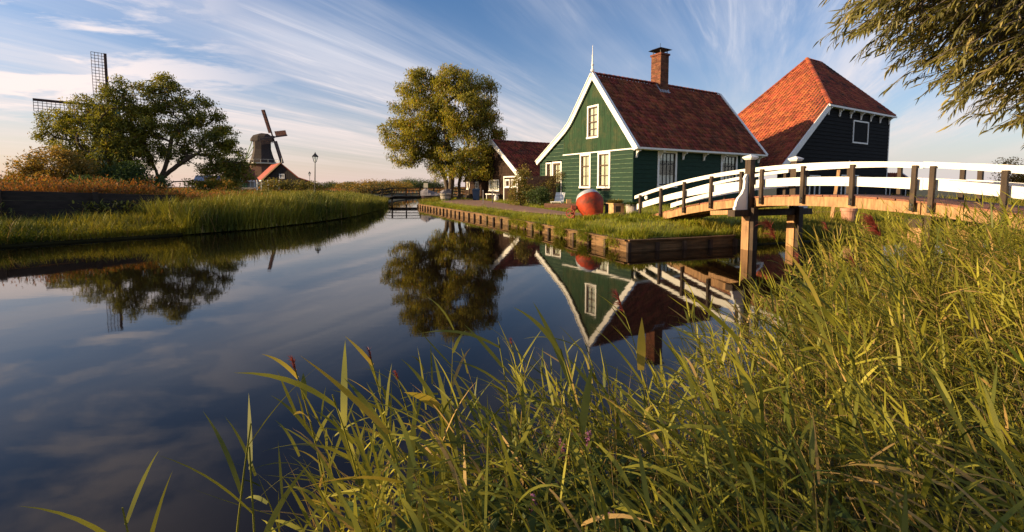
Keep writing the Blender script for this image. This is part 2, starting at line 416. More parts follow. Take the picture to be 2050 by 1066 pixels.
def z_main(P):
    P = np.asarray(P, float)
    dl, nl = pdist(P, LEFT); dr, nr = pdist(P, RIGHT)
    s = sm(nl[:, 1], 15.6, 19.0)
    zl = .06 + .24 * sm(dl, 0, 1.2) + (1 - s) * (.84 * sm(dl, 4.35, 5.1)) + s * (.34 * sm(dl, .8, 5.0))
    zl = zl + (.75 - zl) * sm(dl, 9, 30)
    quay = sm(nr[:, 0], 5.3, 6.2)
    zr = (1 - quay) * (.27 + .15 * sm(dr, .4, 1.7)) + quay * (.03 + .39 * sm(dr, 0, 2.2))
    far = sm(nr[:, 1], 33, 37); zr = zr - far * .2 * (1 - sm(dr, 0, 1.5))
    zr = zr + .13 * np.exp(-((P[:, 0] - 4.5) ** 2 + (P[:, 1] - 14.6) ** 2) / 1.2)
    return np.where(dl < dr, zl, zr)

def z_near(P):
    d, _ = pdist(P, NEAR)
    return .0 + .30 * sm(d, 0, 1.4)

def inside(P, poly):
    P = np.asarray(P, float); x, y = P[:, 0], P[:, 1]; r = np.zeros(len(P), bool)
    n = len(poly)
    for i in range(n):
        x1, y1 = poly[i]; x2, y2 = poly[(i + 1) % n]
        if y1 == y2: continue
        c = ((y1 > y) != (y2 > y)) & (x < (x2 - x1) * (y - y1) / (y2 - y1) + x1)
        r ^= c
    return r

MAIN_POLY = LEFT + RIGHT + [(1800, 120), (1800, 1900), (-1800, 1900), (-1800, -250)]
NEAR_POLY = NEAR + [(90, -60), (-60, -60)]

def land(name, poly, zf, pts, mat, label=None, dens=.6, dens_to=75):
    bnd = []
    for (a, b) in zip(poly, poly[1:] + poly[:1]):
        L = math.dist(a, b); n = max(1, int(L / dens)) if max(abs(a[0]), abs(a[1]), abs(b[0]), abs(b[1])) < dens_to else 1
        for i in range(n): bnd.append((a[0] + (b[0] - a[0]) * i / n, a[1] + (b[1] - a[1]) * i / n))
    nb = len(bnd)
    pts = np.asarray(pts, float)
    pts = pts[inside(pts, poly)]
    d, _ = pdist(pts, bnd + bnd[:1]); pts = pts[d > .12]
    vs = [Vector(p) for p in bnd] + [Vector(p) for p in pts]
    ov, oe, of = delaunay_2d_cdt(vs, [(i, (i + 1) % nb) for i in range(nb)], [], 1, 1e-4)[:3]
    P = np.array([(v.x, v.y) for v in ov])
    z = zf(P)
    verts = [(P[i, 0], P[i, 1], z[i]) for i in range(len(P))]
    faces = [tuple(f) for f in of]
    zb = zf(np.array(bnd)); b0 = len(verts)
    for (x, y), zz in zip(bnd, zb): verts.append((x, y, zz)); verts.append((x, y, -1.2))
    for i in range(nb):
        j = (i + 1) % nb
        faces.append((b0 + 2 * i, b0 + 2 * i + 1, b0 + 2 * j + 1, b0 + 2 * j))
    me = bpy.data.meshes.new(name); me.from_pydata(verts, [], faces)
    bm = bmesh.new(); bm.from_mesh(me)
    for f in bm.faces:
        if f.normal.z < -.5: f.normal_flip()
    bm.to_mesh(me); bm.free()
    return tag(new_obj(name, me, None, mat), kind='structure')

g1 = [(x, y) for x in np.arange(-30, 26, .55) for y in np.arange(4, 44, .55)]
g2 = [(x, y) for x in np.arange(-80, 80, 5) for y in np.arange(-20, 120, 5) if not (-31 < x < 27 and 3 < y < 45)]
g3 = [(x, y) for x in np.arange(-1700, 1700, 160) for y in np.arange(150, 1800, 160)]
land('ground', MAIN_POLY, z_main, np.array(g1 + g2 + g3) + rng.uniform(-.02, .02, (len(g1 + g2 + g3), 2)), M['soil'])
g4 = [(x, y) for x in np.arange(-4, 12, .3) for y in np.arange(-4, 7, .3)]
land('near_bank', NEAR_POLY, z_near, np.array(g4) + rng.uniform(-.02, .02, (len(g4), 2)), M['soil'])

b = MB().add([(-400, -300, 0), (400, -300, 0), (400, 200, 0), (-400, 200, 0)], [(0, 1, 2, 3)])
tag(b.build('water', M['water']), kind='structure')

# lawn sheet and brick path on the house bank
def sheet(name, poly, dz, mat, step):
    xs = [p[0] for p in poly]; ys = [p[1] for p in poly]
    bnd = []
    for a, c in zip(poly, poly[1:] + poly[:1]):
        n = max(1, int(math.dist(a, c) / step))
        for i in range(n): bnd.append((a[0] + (c[0] - a[0]) * i / n, a[1] + (c[1] - a[1]) * i / n))
    nb = len(bnd)
    pts = np.array([(x, y) for x in np.arange(min(xs), max(xs), step) for y in np.arange(min(ys), max(ys), step)])
    pts = pts[inside(pts, poly)]
    d, _ = pdist(pts, bnd + bnd[:1]); pts = pts[d > step * .3]
    ov, oe, of = delaunay_2d_cdt([Vector(p) for p in bnd] + [Vector(p) for p in pts], [(i, (i + 1) % nb) for i in range(nb)], [], 1, 1e-4)[:3]
    P = np.array([(v.x, v.y) for v in ov]); z = z_main(P) + dz
    me = bpy.data.meshes.new(name); me.from_pydata([(p[0], p[1], q) for p, q in zip(P, z)], [], [tuple(f) for f in of])
    bm = bmesh.new(); bm.from_mesh(me)
    for f in bm.faces:
        if f.normal.z < 0: f.normal_flip()
    bm.to_mesh(me); bm.free()
    return tag(new_obj(name, me, None, mat), kind='structure')
LAWN = [(-6.6, 32.7), (-2.28, 22.85), (.36, 16.9), (1.3, 14.25), (2.72, 10.5), (5.55, 11.55), (7.2, 12.4), (9.5, 13.6), (13, 15.2), (20, 17.2), (34, 20), (40, 34), (28, 36), (16, 30), (4, 40), (-6, 40)]
sheet('lawn', LAWN, .02, M['lawn'], .5)
PATH = [(-4.9, 31.6), (-3.6, 28.8), (-2.3, 25.8), (.35, 19.7), (1.95, 16.5), (3.1, 15.9), (4.75, 16.4), (6.2, 17.2), (5.4, 18.1), (3.6, 17.5), (2.3, 18.2), (1.0, 23.0), (-.6, 28.5), (-1.4, 32.0), (-2.6, 36), (-4.4, 36.2)]
sheet('path', PATH, .045, M['path'], .45)

# ------------------------------------------------------------------ quay of planks and posts
quay = thing('quay_wall', 'low timber quay of weathered planks and posts along the lawn beside the canal', 'quay')
QL = [(-7.0, 35), (-6.69, 32.59), (-2.36, 22.78), (.28, 16.85), (1.22, 14.2), (2.65, 10.38), (5.59, 11.43)]
QL = [Vector((*p, 0)) for p in QL]
k = 0
for a, c in zip(QL[:-1], QL[1:]):
    d = (c - a); L = d.length; d.normalize(); nrm = Vector((d.y, -d.x, 0))
    front = c.x > 5
    if not front: nrm = Vector((-abs(d.y), -abs(d.x) * (1 if d.y < 0 else 1), 0)); nrm = Vector((d.y, -d.x, 0))
    if nrm.dot(Vector((-1, -1, 0))) < 0: nrm = -nrm
    ns = max(1, round(L / 1.5)); sl = L / ns
    for i in range(ns):
        p0 = a + d * (i * sl + .004); p1 = a + d * ((i + 1) * sl - .004)
        for r_, (z0, z1) in enumerate([(-.5, .045), (.052, .15), (.157, .248)]):
            off = .025 + rnd.uniform(-.006, .008)
            m = MB().hexa([p0 + nrm * off + Vector((0, 0, z0)), p1 + nrm * off + Vector((0, 0, z0)), p1 - nrm * .02 + Vector((0, 0, z0)), p0 - nrm * .02 + Vector((0, 0, z0)),
                           p0 + nrm * off + Vector((0, 0, z1 + rnd.uniform(-.004, .004))), p1 + nrm * off + Vector((0, 0, z1 + rnd.uniform(-.004, .004))), p1 - nrm * .02 + Vector((0, 0, z1)), p0 - nrm * .02 + Vector((0, 0, z1))])
            m.build('plank', M['quay_board'], quay)
        m = MB().beam(p0 + nrm * .03 + Vector((0, 0, .268 + rnd.uniform(-.008, .008))), p1 + nrm * .03 + Vector((0, 0, .268 + rnd.uniform(-.008, .008))), .10, .03)
        m.build('cap_board', M['quay_board'], quay)
    npst = max(1, round(L / .78))
    for i in range(npst + (1 if front else 0)):
        p = a + d * (i * L / npst) + nrm * (.065)
        wd = rnd.uniform(.075, .11)
        m = MB().beam(p + Vector((0, 0, -.6)), p + Vector((rnd.uniform(-.01, .01), rnd.uniform(-.01, .01), .225 + rnd.uniform(-.03, .0))), wd, .075, up=nrm)
        m.build('post', M['quay_post'], quay)

# ------------------------------------------------------------------ wall builders
def lap(o, u, n, b0, b1, t0, t1, z0, z1, low=.035, high=.014):
    """one weatherboard in the wall plane: bottom edge b0..b1 at z0, top edge t0..t1 at z1; n points out"""
    o = Vector(o); u = Vector(u); n = Vector(n); Z = Vector((0, 0, 1))
    f = lambda s, z, q: o + u * s + Z * z + n * q
    return MB().hexa([f(b0, z0, low), f(b1, z0, low), f(b1, z0, 0), f(b0, z0, 0), f(t0, z1, high), f(t1, z1, high), f(t1, z1, 0), f(t0, z1, 0)])

def cut(a, c, holes):
    segs = [(a, c)]
    for h0, h1 in holes:
        nx = []
        for s0, s1 in segs:
            if h1 <= s0 or h0 >= s1: nx.append((s0, s1)); continue
            if h0 > s0: nx.append((s0, h0))
            if h1 < s1: nx.append((h1, s1))
        segs = nx
    return [s for s in segs if s[1] - s[0] > .03]

def boards(parent, o, u, n, z0, z1, pitch, lim, holes, mat, name='siding_board', low=.035, edge=None):
    cnt = max(1, round((z1 - z0) / pitch)); ph = (z1 - z0) / cnt
    for i in range(cnt):
        a = z0 + i * ph; c = a + ph - .003
        l0, r0 = lim(a); l1, r1 = lim(c)
        if r0 - l0 < .05: continue
        hs = [(h[0], h[1]) for h in holes if min(c, h[3]) - max(a, h[2]) > .35 * ph]
        sg = cut(min(l0, l1), max(r0, r1), hs)
        for s0, s1 in sg:
            b0, t0 = (l0, l1) if s0 <= max(l0, l1) - 0 and s0 == min(l0, l1) else (s0, s0)
            b1, t1 = (r0, r1) if s1 == max(r0, r1) else (s1, s1)
            if b1 - b0 < .02 or t1 - t0 < .0: continue
            mbd = lap(o, u, n, b0, b1, t0, t1, a, c, low + rnd.uniform(-.004, .004))
            if edge is None: mbd.build(name, mat, parent); continue
            q = low + .006; lo_, hi_ = (b0, b1)
            f = lambda s_, z_, q_: Vector(o) + Vector(u) * s_ + Vector((0, 0, z_)) + Vector(n) * q_
            mbd.hexa([f(lo_, a - .002, q), f(hi_, a - .002, q), f(hi_, a - .002, .01), f(lo_, a - .002, .01), f(lo_, a + .026, q), f(hi_, a + .026, q), f(hi_, a + .026, .01), f(lo_, a + .026, .01)])
            ob = mbd.build(name, mat, parent); ob.data.materials.append(edge)
            for pg in list(ob.data.polygons)[6:]: pg.material_index = 1

def window(parent, o, u, n, rect, cols, rows, frame, sash, cur='curtain', fw=.10, bar=.028, heavy=None, label=None, proud=.055, back=.10, room=True, drop=0.0):
    """frame > sash, panes, curtain, all set into the wall plane"""
    u0, u1, z0, z1 = rect
    o = Vector(o); u = Vector(u); n = Vector(n); Z = Vector((0, 0, 1))
    def bx(m, a0, a1, c0, c1, q0, q1):
        f = lambda s, z, q: o + u * s + Z * z + n * q
        m.hexa([f(a0, c0, q0), f(a1, c0, q0), f(a1, c0, q1), f(a0, c0, q1), f(a0, c1, q0), f(a1, c1, q0), f(a1, c1, q1), f(a0, c1, q1)])
    m = MB()
    bx(m, u0, u0 + fw, z0 + fw, z1 - fw, -back, proud); bx(m, u1 - fw, u1, z0 + fw, z1 - fw, -back, proud)
    bx(m, u0, u1, z1 - fw, z1, -back, proud + .004); bx(m, u0 - .03, u1 + .03, z0, z0 + fw, -back, proud + .03)
    fr = m.build('window', frame, parent)
    if label: fr['label'] = label
    a0, a1, c0, c1 = u0 + fw, u1 - fw, z0 + fw, z1 - fw
    s = MB(); e = .045
    bx(s, a0, a0 + e, c0, c1, -.05, .01); bx(s, a1 - e, a1, c0, c1, -.05, .01)
    bx(s, a0 + e, a1 - e, c0, c0 + e * 1.6, -.05, .012); bx(s, a0 + e, a1 - e, c1 - e, c1, -.05, .01)
    xs = [a0 + e + (a1 - a0 - 2 * e) * i / cols for i in range(cols + 1)]
    zs = [c0 + e + (c1 - c0 - 2 * e) * i / rows for i in range(rows + 1)]
    for x in xs[1:-1]: bx(s, x - bar / 2, x + bar / 2, c0 + e, c1 - e, -.045, .004)
    for i, z in enumerate(zs[1:-1], 1):
        hb = bar * (2.0 if heavy == i else 1)
        bx(s, a0 + e, a1 - e, z - hb / 2, z + hb / 2, -.046, .006 if heavy == i else .003)
    s.build('sash', sash, fr)
    for i in range(cols):
        for j in range(rows):
            g = MB(); bx(g, xs[i] + .008, xs[i + 1] - .008, zs[j] + .008, zs[j + 1] - .008, -.028, -.022)
            g.build('pane', M['glass'], fr)
    if cur:
        c = MB(); nn = 24
        f = lambda sx, z, q: o + u * sx + Z * z + n * q
        zt = c1 - drop
        vs = []; fs = []
        for i in range(nn + 1):
            sx = a0 + (a1 - a0) * i / nn; q = -.085 + .008 * math.sin(i * 1.9)
            vs += [f(sx, c0, q), f(sx, zt, q)]
        for i in range(nn): fs.append((2 * i, 2 * i + 2, 2 * i + 3, 2 * i + 1))
        c.add(vs, fs); c.build('curtain', M[cur], fr, fixn=False, smooth=True)
        if drop:
            c = MB(); c.add([f(a0, c1 - .42, -.08), f(a1, c1 - .42, -.08), f(a1, c1, -.08), f(a0, c1, -.08)], [(0, 1, 2, 3)]); c.build('valance', M[cur], fr, fixn=False)
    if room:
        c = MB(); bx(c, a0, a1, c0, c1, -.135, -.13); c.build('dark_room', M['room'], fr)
    return fr

def pantiles(parent, o, u, v, L, S, w_, h_, mat, clip=None, name='roof_tiles'):
    """overlapping S-shaped tiles as real geometry, joined into one part"""
    o = np.array(o, float); u = np.array(u, float); u /= np.linalg.norm(u); v = np.array(v, float); v /= np.linalg.norm(v)
    n = np.cross(u, v)
    if n[2] < 0: n = -n
    nu = int(round(L / w_)); nv = int(round(S / h_)); w_ = L / nu; h_ = S / nv
    prof_t = np.array([0, .18, .36, .55, .75, .9, 1.06]); prof_h = np.array([.036, .070, .052, .006, -.014, .004, .042])
    V = []; F = []; kk = 0; m = len(prof_t)
    for j in range(nv):
        for i in range(nu):
            if clip is not None and not clip((i + .5) * w_, (j + .5) * h_): continue
            jit = rng.normal(0, .004, 2)
            for s_, lift in ((-.12, .044), (1.0, .002)):
                base = o + v * ((j + s_) * h_)
                for t_, hh in zip(prof_t, prof_h):
                    V.append(base + u * ((i + t_) * w_ + jit[0]) + n * (hh + lift + jit[1]))
            base = o + v * ((j - .12) * h_)
            for t_, hh in zip(prof_t, prof_h):
                V.append(base + u * ((i + t_) * w_ + jit[0]) + n * (hh + .008 + jit[1]))
            for q in range(m - 1):
                F.append((kk + q, kk + q + 1, kk + m + q + 1, kk + m + q))
                F.append((kk + 2 * m + q, kk + 2 * m + q + 1, kk + q + 1, kk + q))
            kk += 3 * m
    return tag(np_mesh(name, np.array(V), np.array(F, np.int32), mat, parent), kind='stuff')

def ridge_caps(parent, p, q, mat, n=None, r=.13, name='ridge_tiles'):
    p = Vector(p); q = Vector(q); d = q - p; L = d.length; d.normalize(); cnt = int(L / .36)
    s = d.cross(Vector((0, 0, 1))).normalized(); up = s.cross(d).normalized()
    m = MB()
    for i in range(cnt):
        a = p + d * (L * i / cnt - .02); c = p + d * (L * (i + 1) / cnt + .02)
        vs = []; K = 7
        for (e, lf, rr) in ((a, .012, r * 1.06), (c, 0, r * .96)):
            for k in range(K):
                t = math.pi * k / (K - 1)
                vs.append(e + s * (math.cos(t) * rr) + up * (math.sin(t) * rr * .8 - .03 + lf))
        m.add(vs, [(k, k + 1, K + k + 1, K + k) for k in range(K - 1)] + [tuple(range(K))])
    return tag(m.build(name, mat, parent, fixn=False), kind='stuff')

# ------------------------------------------------------------------ green house
ROT = R(30.9)
C0 = Vector((6.34, 23.96, .42))
house = thing('green_house', 'dark green boarded house with steep red tiled roof and white gable edging', 'house', C0, ROT)
HL = 11.3
def g_right(z): return 0.0 if z < 3.5 else (z - 3.5) / 1.265
def g_left(z):
    if z < 2.9: return 8.5
    if z < 4.83: return 8.5 - (z - 2.9) / .592 * .98
    return 5.3 - (z - 4.83) / 1.212
GO, GU, GN = (0, 0, 0), (0, 1, 0), (-1, 0, 0)
SO, SU, SN = (0, 0, 0), (1, 0, 0), (0, -1, 0)
# solid core
out_ = [(.10, -.1), (8.4, -.1), (8.4, 2.85), (5.2, 4.72), (3.13, 7.28), (.10, 3.5)]
MB().prism(out_, lambda y, z: Vector((.20, y + (.1 if y < .2 else 0), z)), lambda y, z: Vector((HL - .1, y + (.1 if y < .2 else 0), z))).build('wall', M['room'], house)
W1 = (3.32, 4.31, .98, 3.02); W2 = (1.68, 2.71, .98, 3.02); W3 = (2.68, 3.67, 3.87, 5.76); W4 = (7.21, 7.85, 1.36, 2.67); DR = (6.11, 7.12, .10, 2.69)
holes = [W1, W2, W4, DR]
boards(house, GO, GU, GN, -.12, 3.02, .242, lambda z: (0.0, g_left(z)), holes, M['green_board'], edge=M['worn_edge'])
boards(house, GO, GU, GN, 3.02, 4.44, .237, lambda z: (5.9, g_left(z)), [], M['green_board'], edge=M['worn_edge'])
# upper gable of upright boards
y = .04
while y < 5.88:
    y1 = min(y + .165, 5.9)
    def top(yy):
        return min(3.5 + 1.265 * yy, (4.83 + (5.3 - yy) * 1.212) if yy < 5.3 else 4.83 - (yy - 5.3) * .592) - .04
    zr = [(3.10, None)]
    if y1 > W3[0] + .04 and y < W3[1] - .04: zr = [(3.10, W3[2]), (W3[3], None)]
    for za, zb in zr:
        t0 = zb if zb else top(y); t1 = zb if zb else top(y1 - .006)
        q = .05 + rnd.uniform(-.004, .004)
        MB().hexa([(-q, y, za), (-q, y1 - .006, za), (-.012, y1 - .006, za), (-.012, y, za), (-q, y, t0), (-q, y1 - .006, t1), (-.012, y1 - .006, t1), (-.012, y, t0)]).build('upright_board', M['green_vert'], house)
    if rnd.random() < .8:
        pass
    y = y1
MB().box((-.085, -.02, 3.025), (-.012, 5.95, 3.095)).build('string_course', M['white'], house)
# corner board
MB().box((-.045, -.045, -.12), (.10, -.0, 3.02)).build('corner_board', M['green_board'], house)
MB().box((-.045, 8.40, -.12), (-.006, 8.54, 2.85)).build('corner_board', M['green_board'], house)
for W_ in (W1, W2): window(house, GO, GU, GN, W_, 2, 3, M['white'], M['sash'], heavy=2, fw=.11)
window(house, GO, GU, GN, W3, 2, 4, M['white'], M['sash'], heavy=2, fw=.10)
window(house, GO, GU, GN, W4, 2, 3, M['white'], M['sash'], fw=.09)
# front door: half glazed
door = MB()
fy0, fy1 = DR[0], DR[1]
door.box((-.06, fy0, .1), (.1, fy0 + .1, 2.59)); door.box((-.06, fy1 - .1, .1), (.1, fy1, 2.59)); door.box((-.065, fy0, 2.59), (.1, fy1, 2.69))
dfr = door.build('door', M['white'], house)
dl = MB().box((-.02, fy0 + .1, .1), (.03, fy1 - .1, 1.28))
dl.box((-.035, fy0 + .2, .25), (-.021, fy1 - .2, 1.15))
dl.build('door_panel', M['green_board'], dfr)
window(house, GO, GU, GN, (fy0 + .1, fy1 - .1, 1.28, 2.59), 2, 3, M['sash'], M['sash'], fw=.05, proud=-.005, back=.1)
MB().tube([(-.02, fy0 + .2, 1.12), (-.09, fy0 + .2, 1.12), (-.09, fy0 + .32, 1.12)], .014, 6).build('handle', M['iron'], dfr)
# side wall
S1 = (1.80, 3.36, 1.02, 3.06); S2 = (7.32, 8.95, 1.02, 3.06)
boards(house, SO, SU, SN, -.12, 3.42, .236, lambda z: (0.0, HL), [S1, S2], M['green_board'])
window(house, SO, SU, SN, S1, 4, 3, M['white'], M['sash_dark'], cur='lace', heavy=2, fw=.13, drop=1.15)
window(house, SO, SU, SN, S2, 4, 3, M['white'], M['sash_dark'], cur='lace', heavy=2, fw=.13, drop=1.15)
# far gable: plain boards
boards(house, (HL, 0, 0), (0, 1, 0), (1, 0, 0), -.12, 7.2, .25, lambda z: (g_right(z), g_left(z)), [], M['green_board'])
# roof underlay slabs
def slab(name, p, q, x0, x1, th, mat):
    (ya, za), (yb, zb) = p, q
    d = Vector((0, yb - ya, zb - za)).normalized(); nn = Vector((0, -d.z, d.y))
    if nn.z < 0: nn = -nn
    P_ = [Vector((x0, ya, za)), Vector((x1, ya, za)), Vector((x1, yb, zb)), Vector((x0, yb, zb))]
    return MB().hexa([v - nn * th for v in P_] + P_).build(name, mat, house)
slab('roof_deck', (-.32, 3.12), (3.13, 7.48), -.10, HL + .10, .05, M['underlay'])
slab('roof_deck', (5.32, 4.80), (3.13, 7.46), -.10, HL + .10, .05, M['underlay'])
slab('roof_deck', (8.75, 2.76), (5.32, 4.79), -.10, HL + .10, .05, M['underlay'])
pantiles(house, (-.1, -.34, 3.11), (1, 0, 0), (0, 3.47, 4.385), HL + .2, 5.56, .245, .295, M['tile_dark'])
pantiles(house, (HL + .1, 5.34, 4.80), (-1, 0, 0), (0, -2.2, 2.67), HL + .2, 3.4, .245, .295, M['tile_dark'])
pantiles(house, (HL + .1, 8.75, 2.78), (-1, 0, 0), (0, -3.43, 2.03), HL + .2, 4.0, .245, .295, M['tile_dark'])
ridge_caps(house, (-.05, 3.13, 7.56), (HL + .05, 3.13, 7.56), M['tile_dark'])
# white barge boards on both gables
def barge(x0, x1, mat, wid, name='barge_board'):
    m = MB()
    pts = [(-.38, 3.12), (3.13, 7.56)]
    def strip(a, c):
        (ya, za), (yb, zb) = a, c
        d = Vector((0, yb - ya, zb - za)).normalized(); nn = Vector((0, -d.z, d.y))
        if nn.z < 0: nn = -nn
        P_ = [Vector((x0, ya, za)) + nn * .05, Vector((x1, ya, za)) + nn * .05, Vector((x1, yb, zb)) + nn * .05, Vector((x0, yb, zb)) + nn * .05]
        m.hexa([v - nn * wid for v in P_] + P_)
        # top moulding
        Q_ = [Vector((x0 - .05, ya, za)) + nn * .095, Vector((x1 + .07, ya, za)) + nn * .095, Vector((x1 + .07, yb, zb)) + nn * .095, Vector((x0 - .05, yb, zb)) + nn * .095]
        m.hexa([v - nn * .043 for v in Q_] + Q_)
    strip((-.40, 3.07), (3.11, 7.53)); 
    strip((8.85, 2.74), (5.75, 4.58)); strip((5.75, 4.58), (5.25, 4.98)); strip((5.25, 4.98), (4.8, 5.50)); strip((4.8, 5.50), (3.15, 7.53))
    return m.build(name, mat, house)
barge(-.19, -.10, M['white'], .27)
barge(HL + .10, HL + .19, M['white'], .24)
# finial with turned foot
fin = MB()
fin.beam((-.15, 3.13, 6.62), (-.15, 3.13, 7.95), .09, .07)
fin.lathe([(.03, 0), (.10, .04), (.11, .12), (.06, .2), (.05, .34), (.09, .40), (.045, .47), (.035, .9), (.05, .95), (.02, 1.0), (.014, 1.45), (.004, 1.52)], 10, Matrix.Translation((-.15, 3.13, 7.62)))
fin.build('finial', M['white'], house)
# gutter and consoles
MB().box((-.2, -.46, 3.02), (HL + .2, -.36, 3.12)).build('gutter', M['white'], house)
MB().box((-.16, -.36, 3.0), (HL + .16, -.04, 3.03)).build('soffit', M['white'], house)
con = [(0, 0), (-.30, 0), (-.31, -.07), (-.20, -.10), (-.10, -.20), (-.07, -.40), (0, -.42)]
cm = None
for i in range(7):
    x = .16 + i * 1.83
    if cm is None:
        cm = MB().prism(con, lambda y, z: Vector((-.05, y - .04, z + 3.0)), lambda y, z: Vector((.05, y - .04, z + 3.0))).build('eave_bracket', M['white'], house); cm.location = (x, 0, 0)
    else:
        c = cm.copy(); COL.objects.link(c); c.parent = house; c.location = (x, 0, 0)
# chimney of separate bricks
ch = MB().box((5.05, 2.76, 6.6), (5.75, 3.50, 9.28)).build('chimney', M['mortar'], house)
cb = MB(); z = 6.62; row = 0
while z < 9.28:
    for side in range(4):
        L = .74 if side % 2 == 0 else .78
        nb = 3; off = (row % 2) * .5
        cuts = [0] + [max(0, min(L, (i + .5 + off * .98 - .25) * L / nb)) for i in range(nb)] + [L]
        for a, c in zip(cuts[:-1], cuts[1:]):
            if c - a < .03: continue
            a += .006; c -= .006; q = .016 + rnd.uniform(-.004, .004)
            if side == 0: cb.box((5.03 + a, 2.76 - q, z), (5.03 + c, 2.765, z + .064))
            if side == 2: cb.box((5.03 + a, 3.495, z), (5.03 + c, 3.50 + q, z + .064))
            if side == 1: cb.box((5.05 - q, 2.74 + a, z), (5.055, 2.74 + c, z + .064))
            if side == 3: cb.box((5.745, 2.74 + a, z), (5.75 + q, 2.74 + c, z + .064))
    z += .076; row += 1
tag(cb.build('bricks', M['brick'], ch), kind='stuff')
cc = MB().box((4.98, 2.69, 9.285), (5.82, 3.57, 9.40)); cc.build('chimney_collar', M['brick'], ch)
cp = MB()
for sx in (5.1, 5.7):
    for sy in (2.84, 3.42): cp.box((sx - .02, sy - .02, 9.40), (sx + .02, sy + .02, 9.64))
cp.add([(4.88, 2.6, 9.64), (5.92, 2.6, 9.64), (5.92, 3.66, 9.64), (4.88, 3.66, 9.64), (5.05, 2.8, 9.74), (5.75, 2.8, 9.74), (5.75, 3.46, 9.74), (5.05, 3.46, 9.74)],
       [(0, 3, 2, 1), (4, 5, 6, 7), (0, 1, 5, 4), (1, 2, 6, 5), (2, 3, 7, 6), (3, 0, 4, 7)])
cp.build('chimney_cowl', M['iron'], ch)
MB().tube([(5.4, 3.13, 9.74), (5.4, 3.13, 10.1)], .012, 5).build('rod', M['iron'], ch)
MB().hexa([(4.93, 2.66, 6.93), (5.87, 2.66, 6.93), (5.87, 3.13, 7.52), (4.93, 3.13, 7.52), (4.93, 2.62, 6.98), (5.87, 2.62, 6.98), (5.87, 3.09, 7.64), (4.93, 3.09, 7.64)]).build('flashing', M['lead'], ch)

# ------------------------------------------------------------------ barn
A_ = Vector((math.cos(ROT), math.sin(ROT), 0)); B_ = Vector((-math.sin(ROT), math.cos(ROT), 0))
barn = thing('barn', 'large black boarded barn with bright orange tiled hipped roof behind the house', 'barn', C0 + A_ * 13.69, ROT)
bz = lambda x: 2.60 + .783 * x             # verge line of the long orange slope
BW = 16.6; EZ = 7.12; PX = (12.7, 15.2); PY_ = 4.9; PZ = 12.45; BD = 9.6
MB().prism([(.35, -.2), (BW - .1, -.2), (BW - .1, EZ - .1), (5.8, EZ - .1), (.35, 2.65)], lambda x, z: Vector((x, .06, z)), lambda x, z: Vector((x, .3, z))).build('wall', M['room'], barn)
MB().box((BW - .35, .3, -.2), (BW - .1, BD - .6, 2.6)).build('wall', M['room'], barn)
BWIN = (10.1, 12.7, 4.5, 6.3)
BDOOR = (3.9, 5.4, -.1, 1.9); BDOOR2 = (8.6, 11.4, -.1, 2.0)
boards(barn, (0, 0, 0), (1, 0, 0), (0, -1, 0), -.2, EZ, .285, lambda z: (max(.2, (z - 2.60) / .783 + .1), BW), [BWIN, BDOOR, BDOOR2], M['black_board'], low=.05)
boards(barn, (BW, 0, 0), (0, 1, 0), (1, 0, 0), -.2, 2.6, .285, lambda z: (0, BD - .6), [], M['black_board'], low=.05)
# hatch window with dark shutter
hm = MB()
u0, u1, z0, z1 = BWIN
f_ = lambda a0, a1, c0, c1, q0, q1: hm.box((a0, -q1, c0), (a1, -q0, c1))
f_(u0, u0 + .11, z0, z1, 0, .085); f_(u1 - .11, u1, z0, z1, 0, .085); f_(u0 + .11, u1 - .11, z1 - .11, z1, 0, .085); f_(u0 + .11, u1 - .11, z0, z0 + .11, 0, .09)
hw = hm.build('window', M['white'], barn)
for i in range(5):
    a = u0 + .11 + (u1 - u0 - .22) * i / 5
    MB().box((a + .004, -.045, z0 + .11), (a + (u1 - u0 - .22) / 5 - .004, -.005, z1 - .11)).build('shutter_board', M['black_board'], hw)
for (u0, u1, z0, z1), nm in ((BDOOR, 2), (BDOOR2, 4)):
    m = MB(); m.box((u0, -.09, z1 - .1), (u1, 0, z1))
    for i in range(nm + 1):
        x = u0 + (u1 - u0 - .09) * i / nm; m.box((x, -.085, z0), (x + .09, 0, z1 - .1))
    dd = m.build('door', M['white'], barn)
    for i in range(nm):
        x = u0 + (u1 - u0 - .09) * i / nm + .09
        MB().box((x, -.03, z0), (x + (u1 - u0 - .09) / nm - .09, 0, z1 - .1)).build('door_leaf', M['black_board'], dd)
MB().lathe([(.02, .2), (.12, .06), (.13, 0), (.05, -.08)], 10, Matrix.Translation((9.2, -.3, 2.9))).build('wall_lamp', M['stone_white'], barn)
# roof planes
P1 = Vector((PX[0], PY_, PZ)); P2 = Vector((PX[1], PY_, PZ))
E0 = Vector((-.25, -.22, bz(-.25) - .12)); E1 = Vector((5.75, -.22, bz(5.75) - .12 + .1)); E2 = Vector((BW + .35, -.28, EZ - .05)); R0 = Vector((-.25, 8.9, bz(-.25) - .12)); R2 = Vector((BW + .9, BD, 2.6))
E1 = Vector((5.75, -.28, EZ - .05))
def panel(pts, th=.06):
    nn = (pts[1] - pts[0]).cross(pts[2] - pts[0]).normalized()
    if nn.z < 0: nn = -nn
    m = MB(); k = len(pts)
    m.add([p for p in pts] + [p - nn * th for p in pts], [tuple(range(k)), tuple(range(2 * k - 1, k - 1, -1))] + [(i, (i + 1) % k, (i + 1) % k + k, i + k) for i in range(k)])
    return m
panel([E0, E1, P1, R0]).build('roof_deck', M['underlay'], barn)
panel([E1, E2, P2, P1]).build('roof_deck', M['underlay'], barn)
panel([E2, R2, P2]).build('roof_deck', M['tile_dark'], barn)
panel([R0, P1, P2, R2]).build('roof_deck', M['tile_dark'], barn)
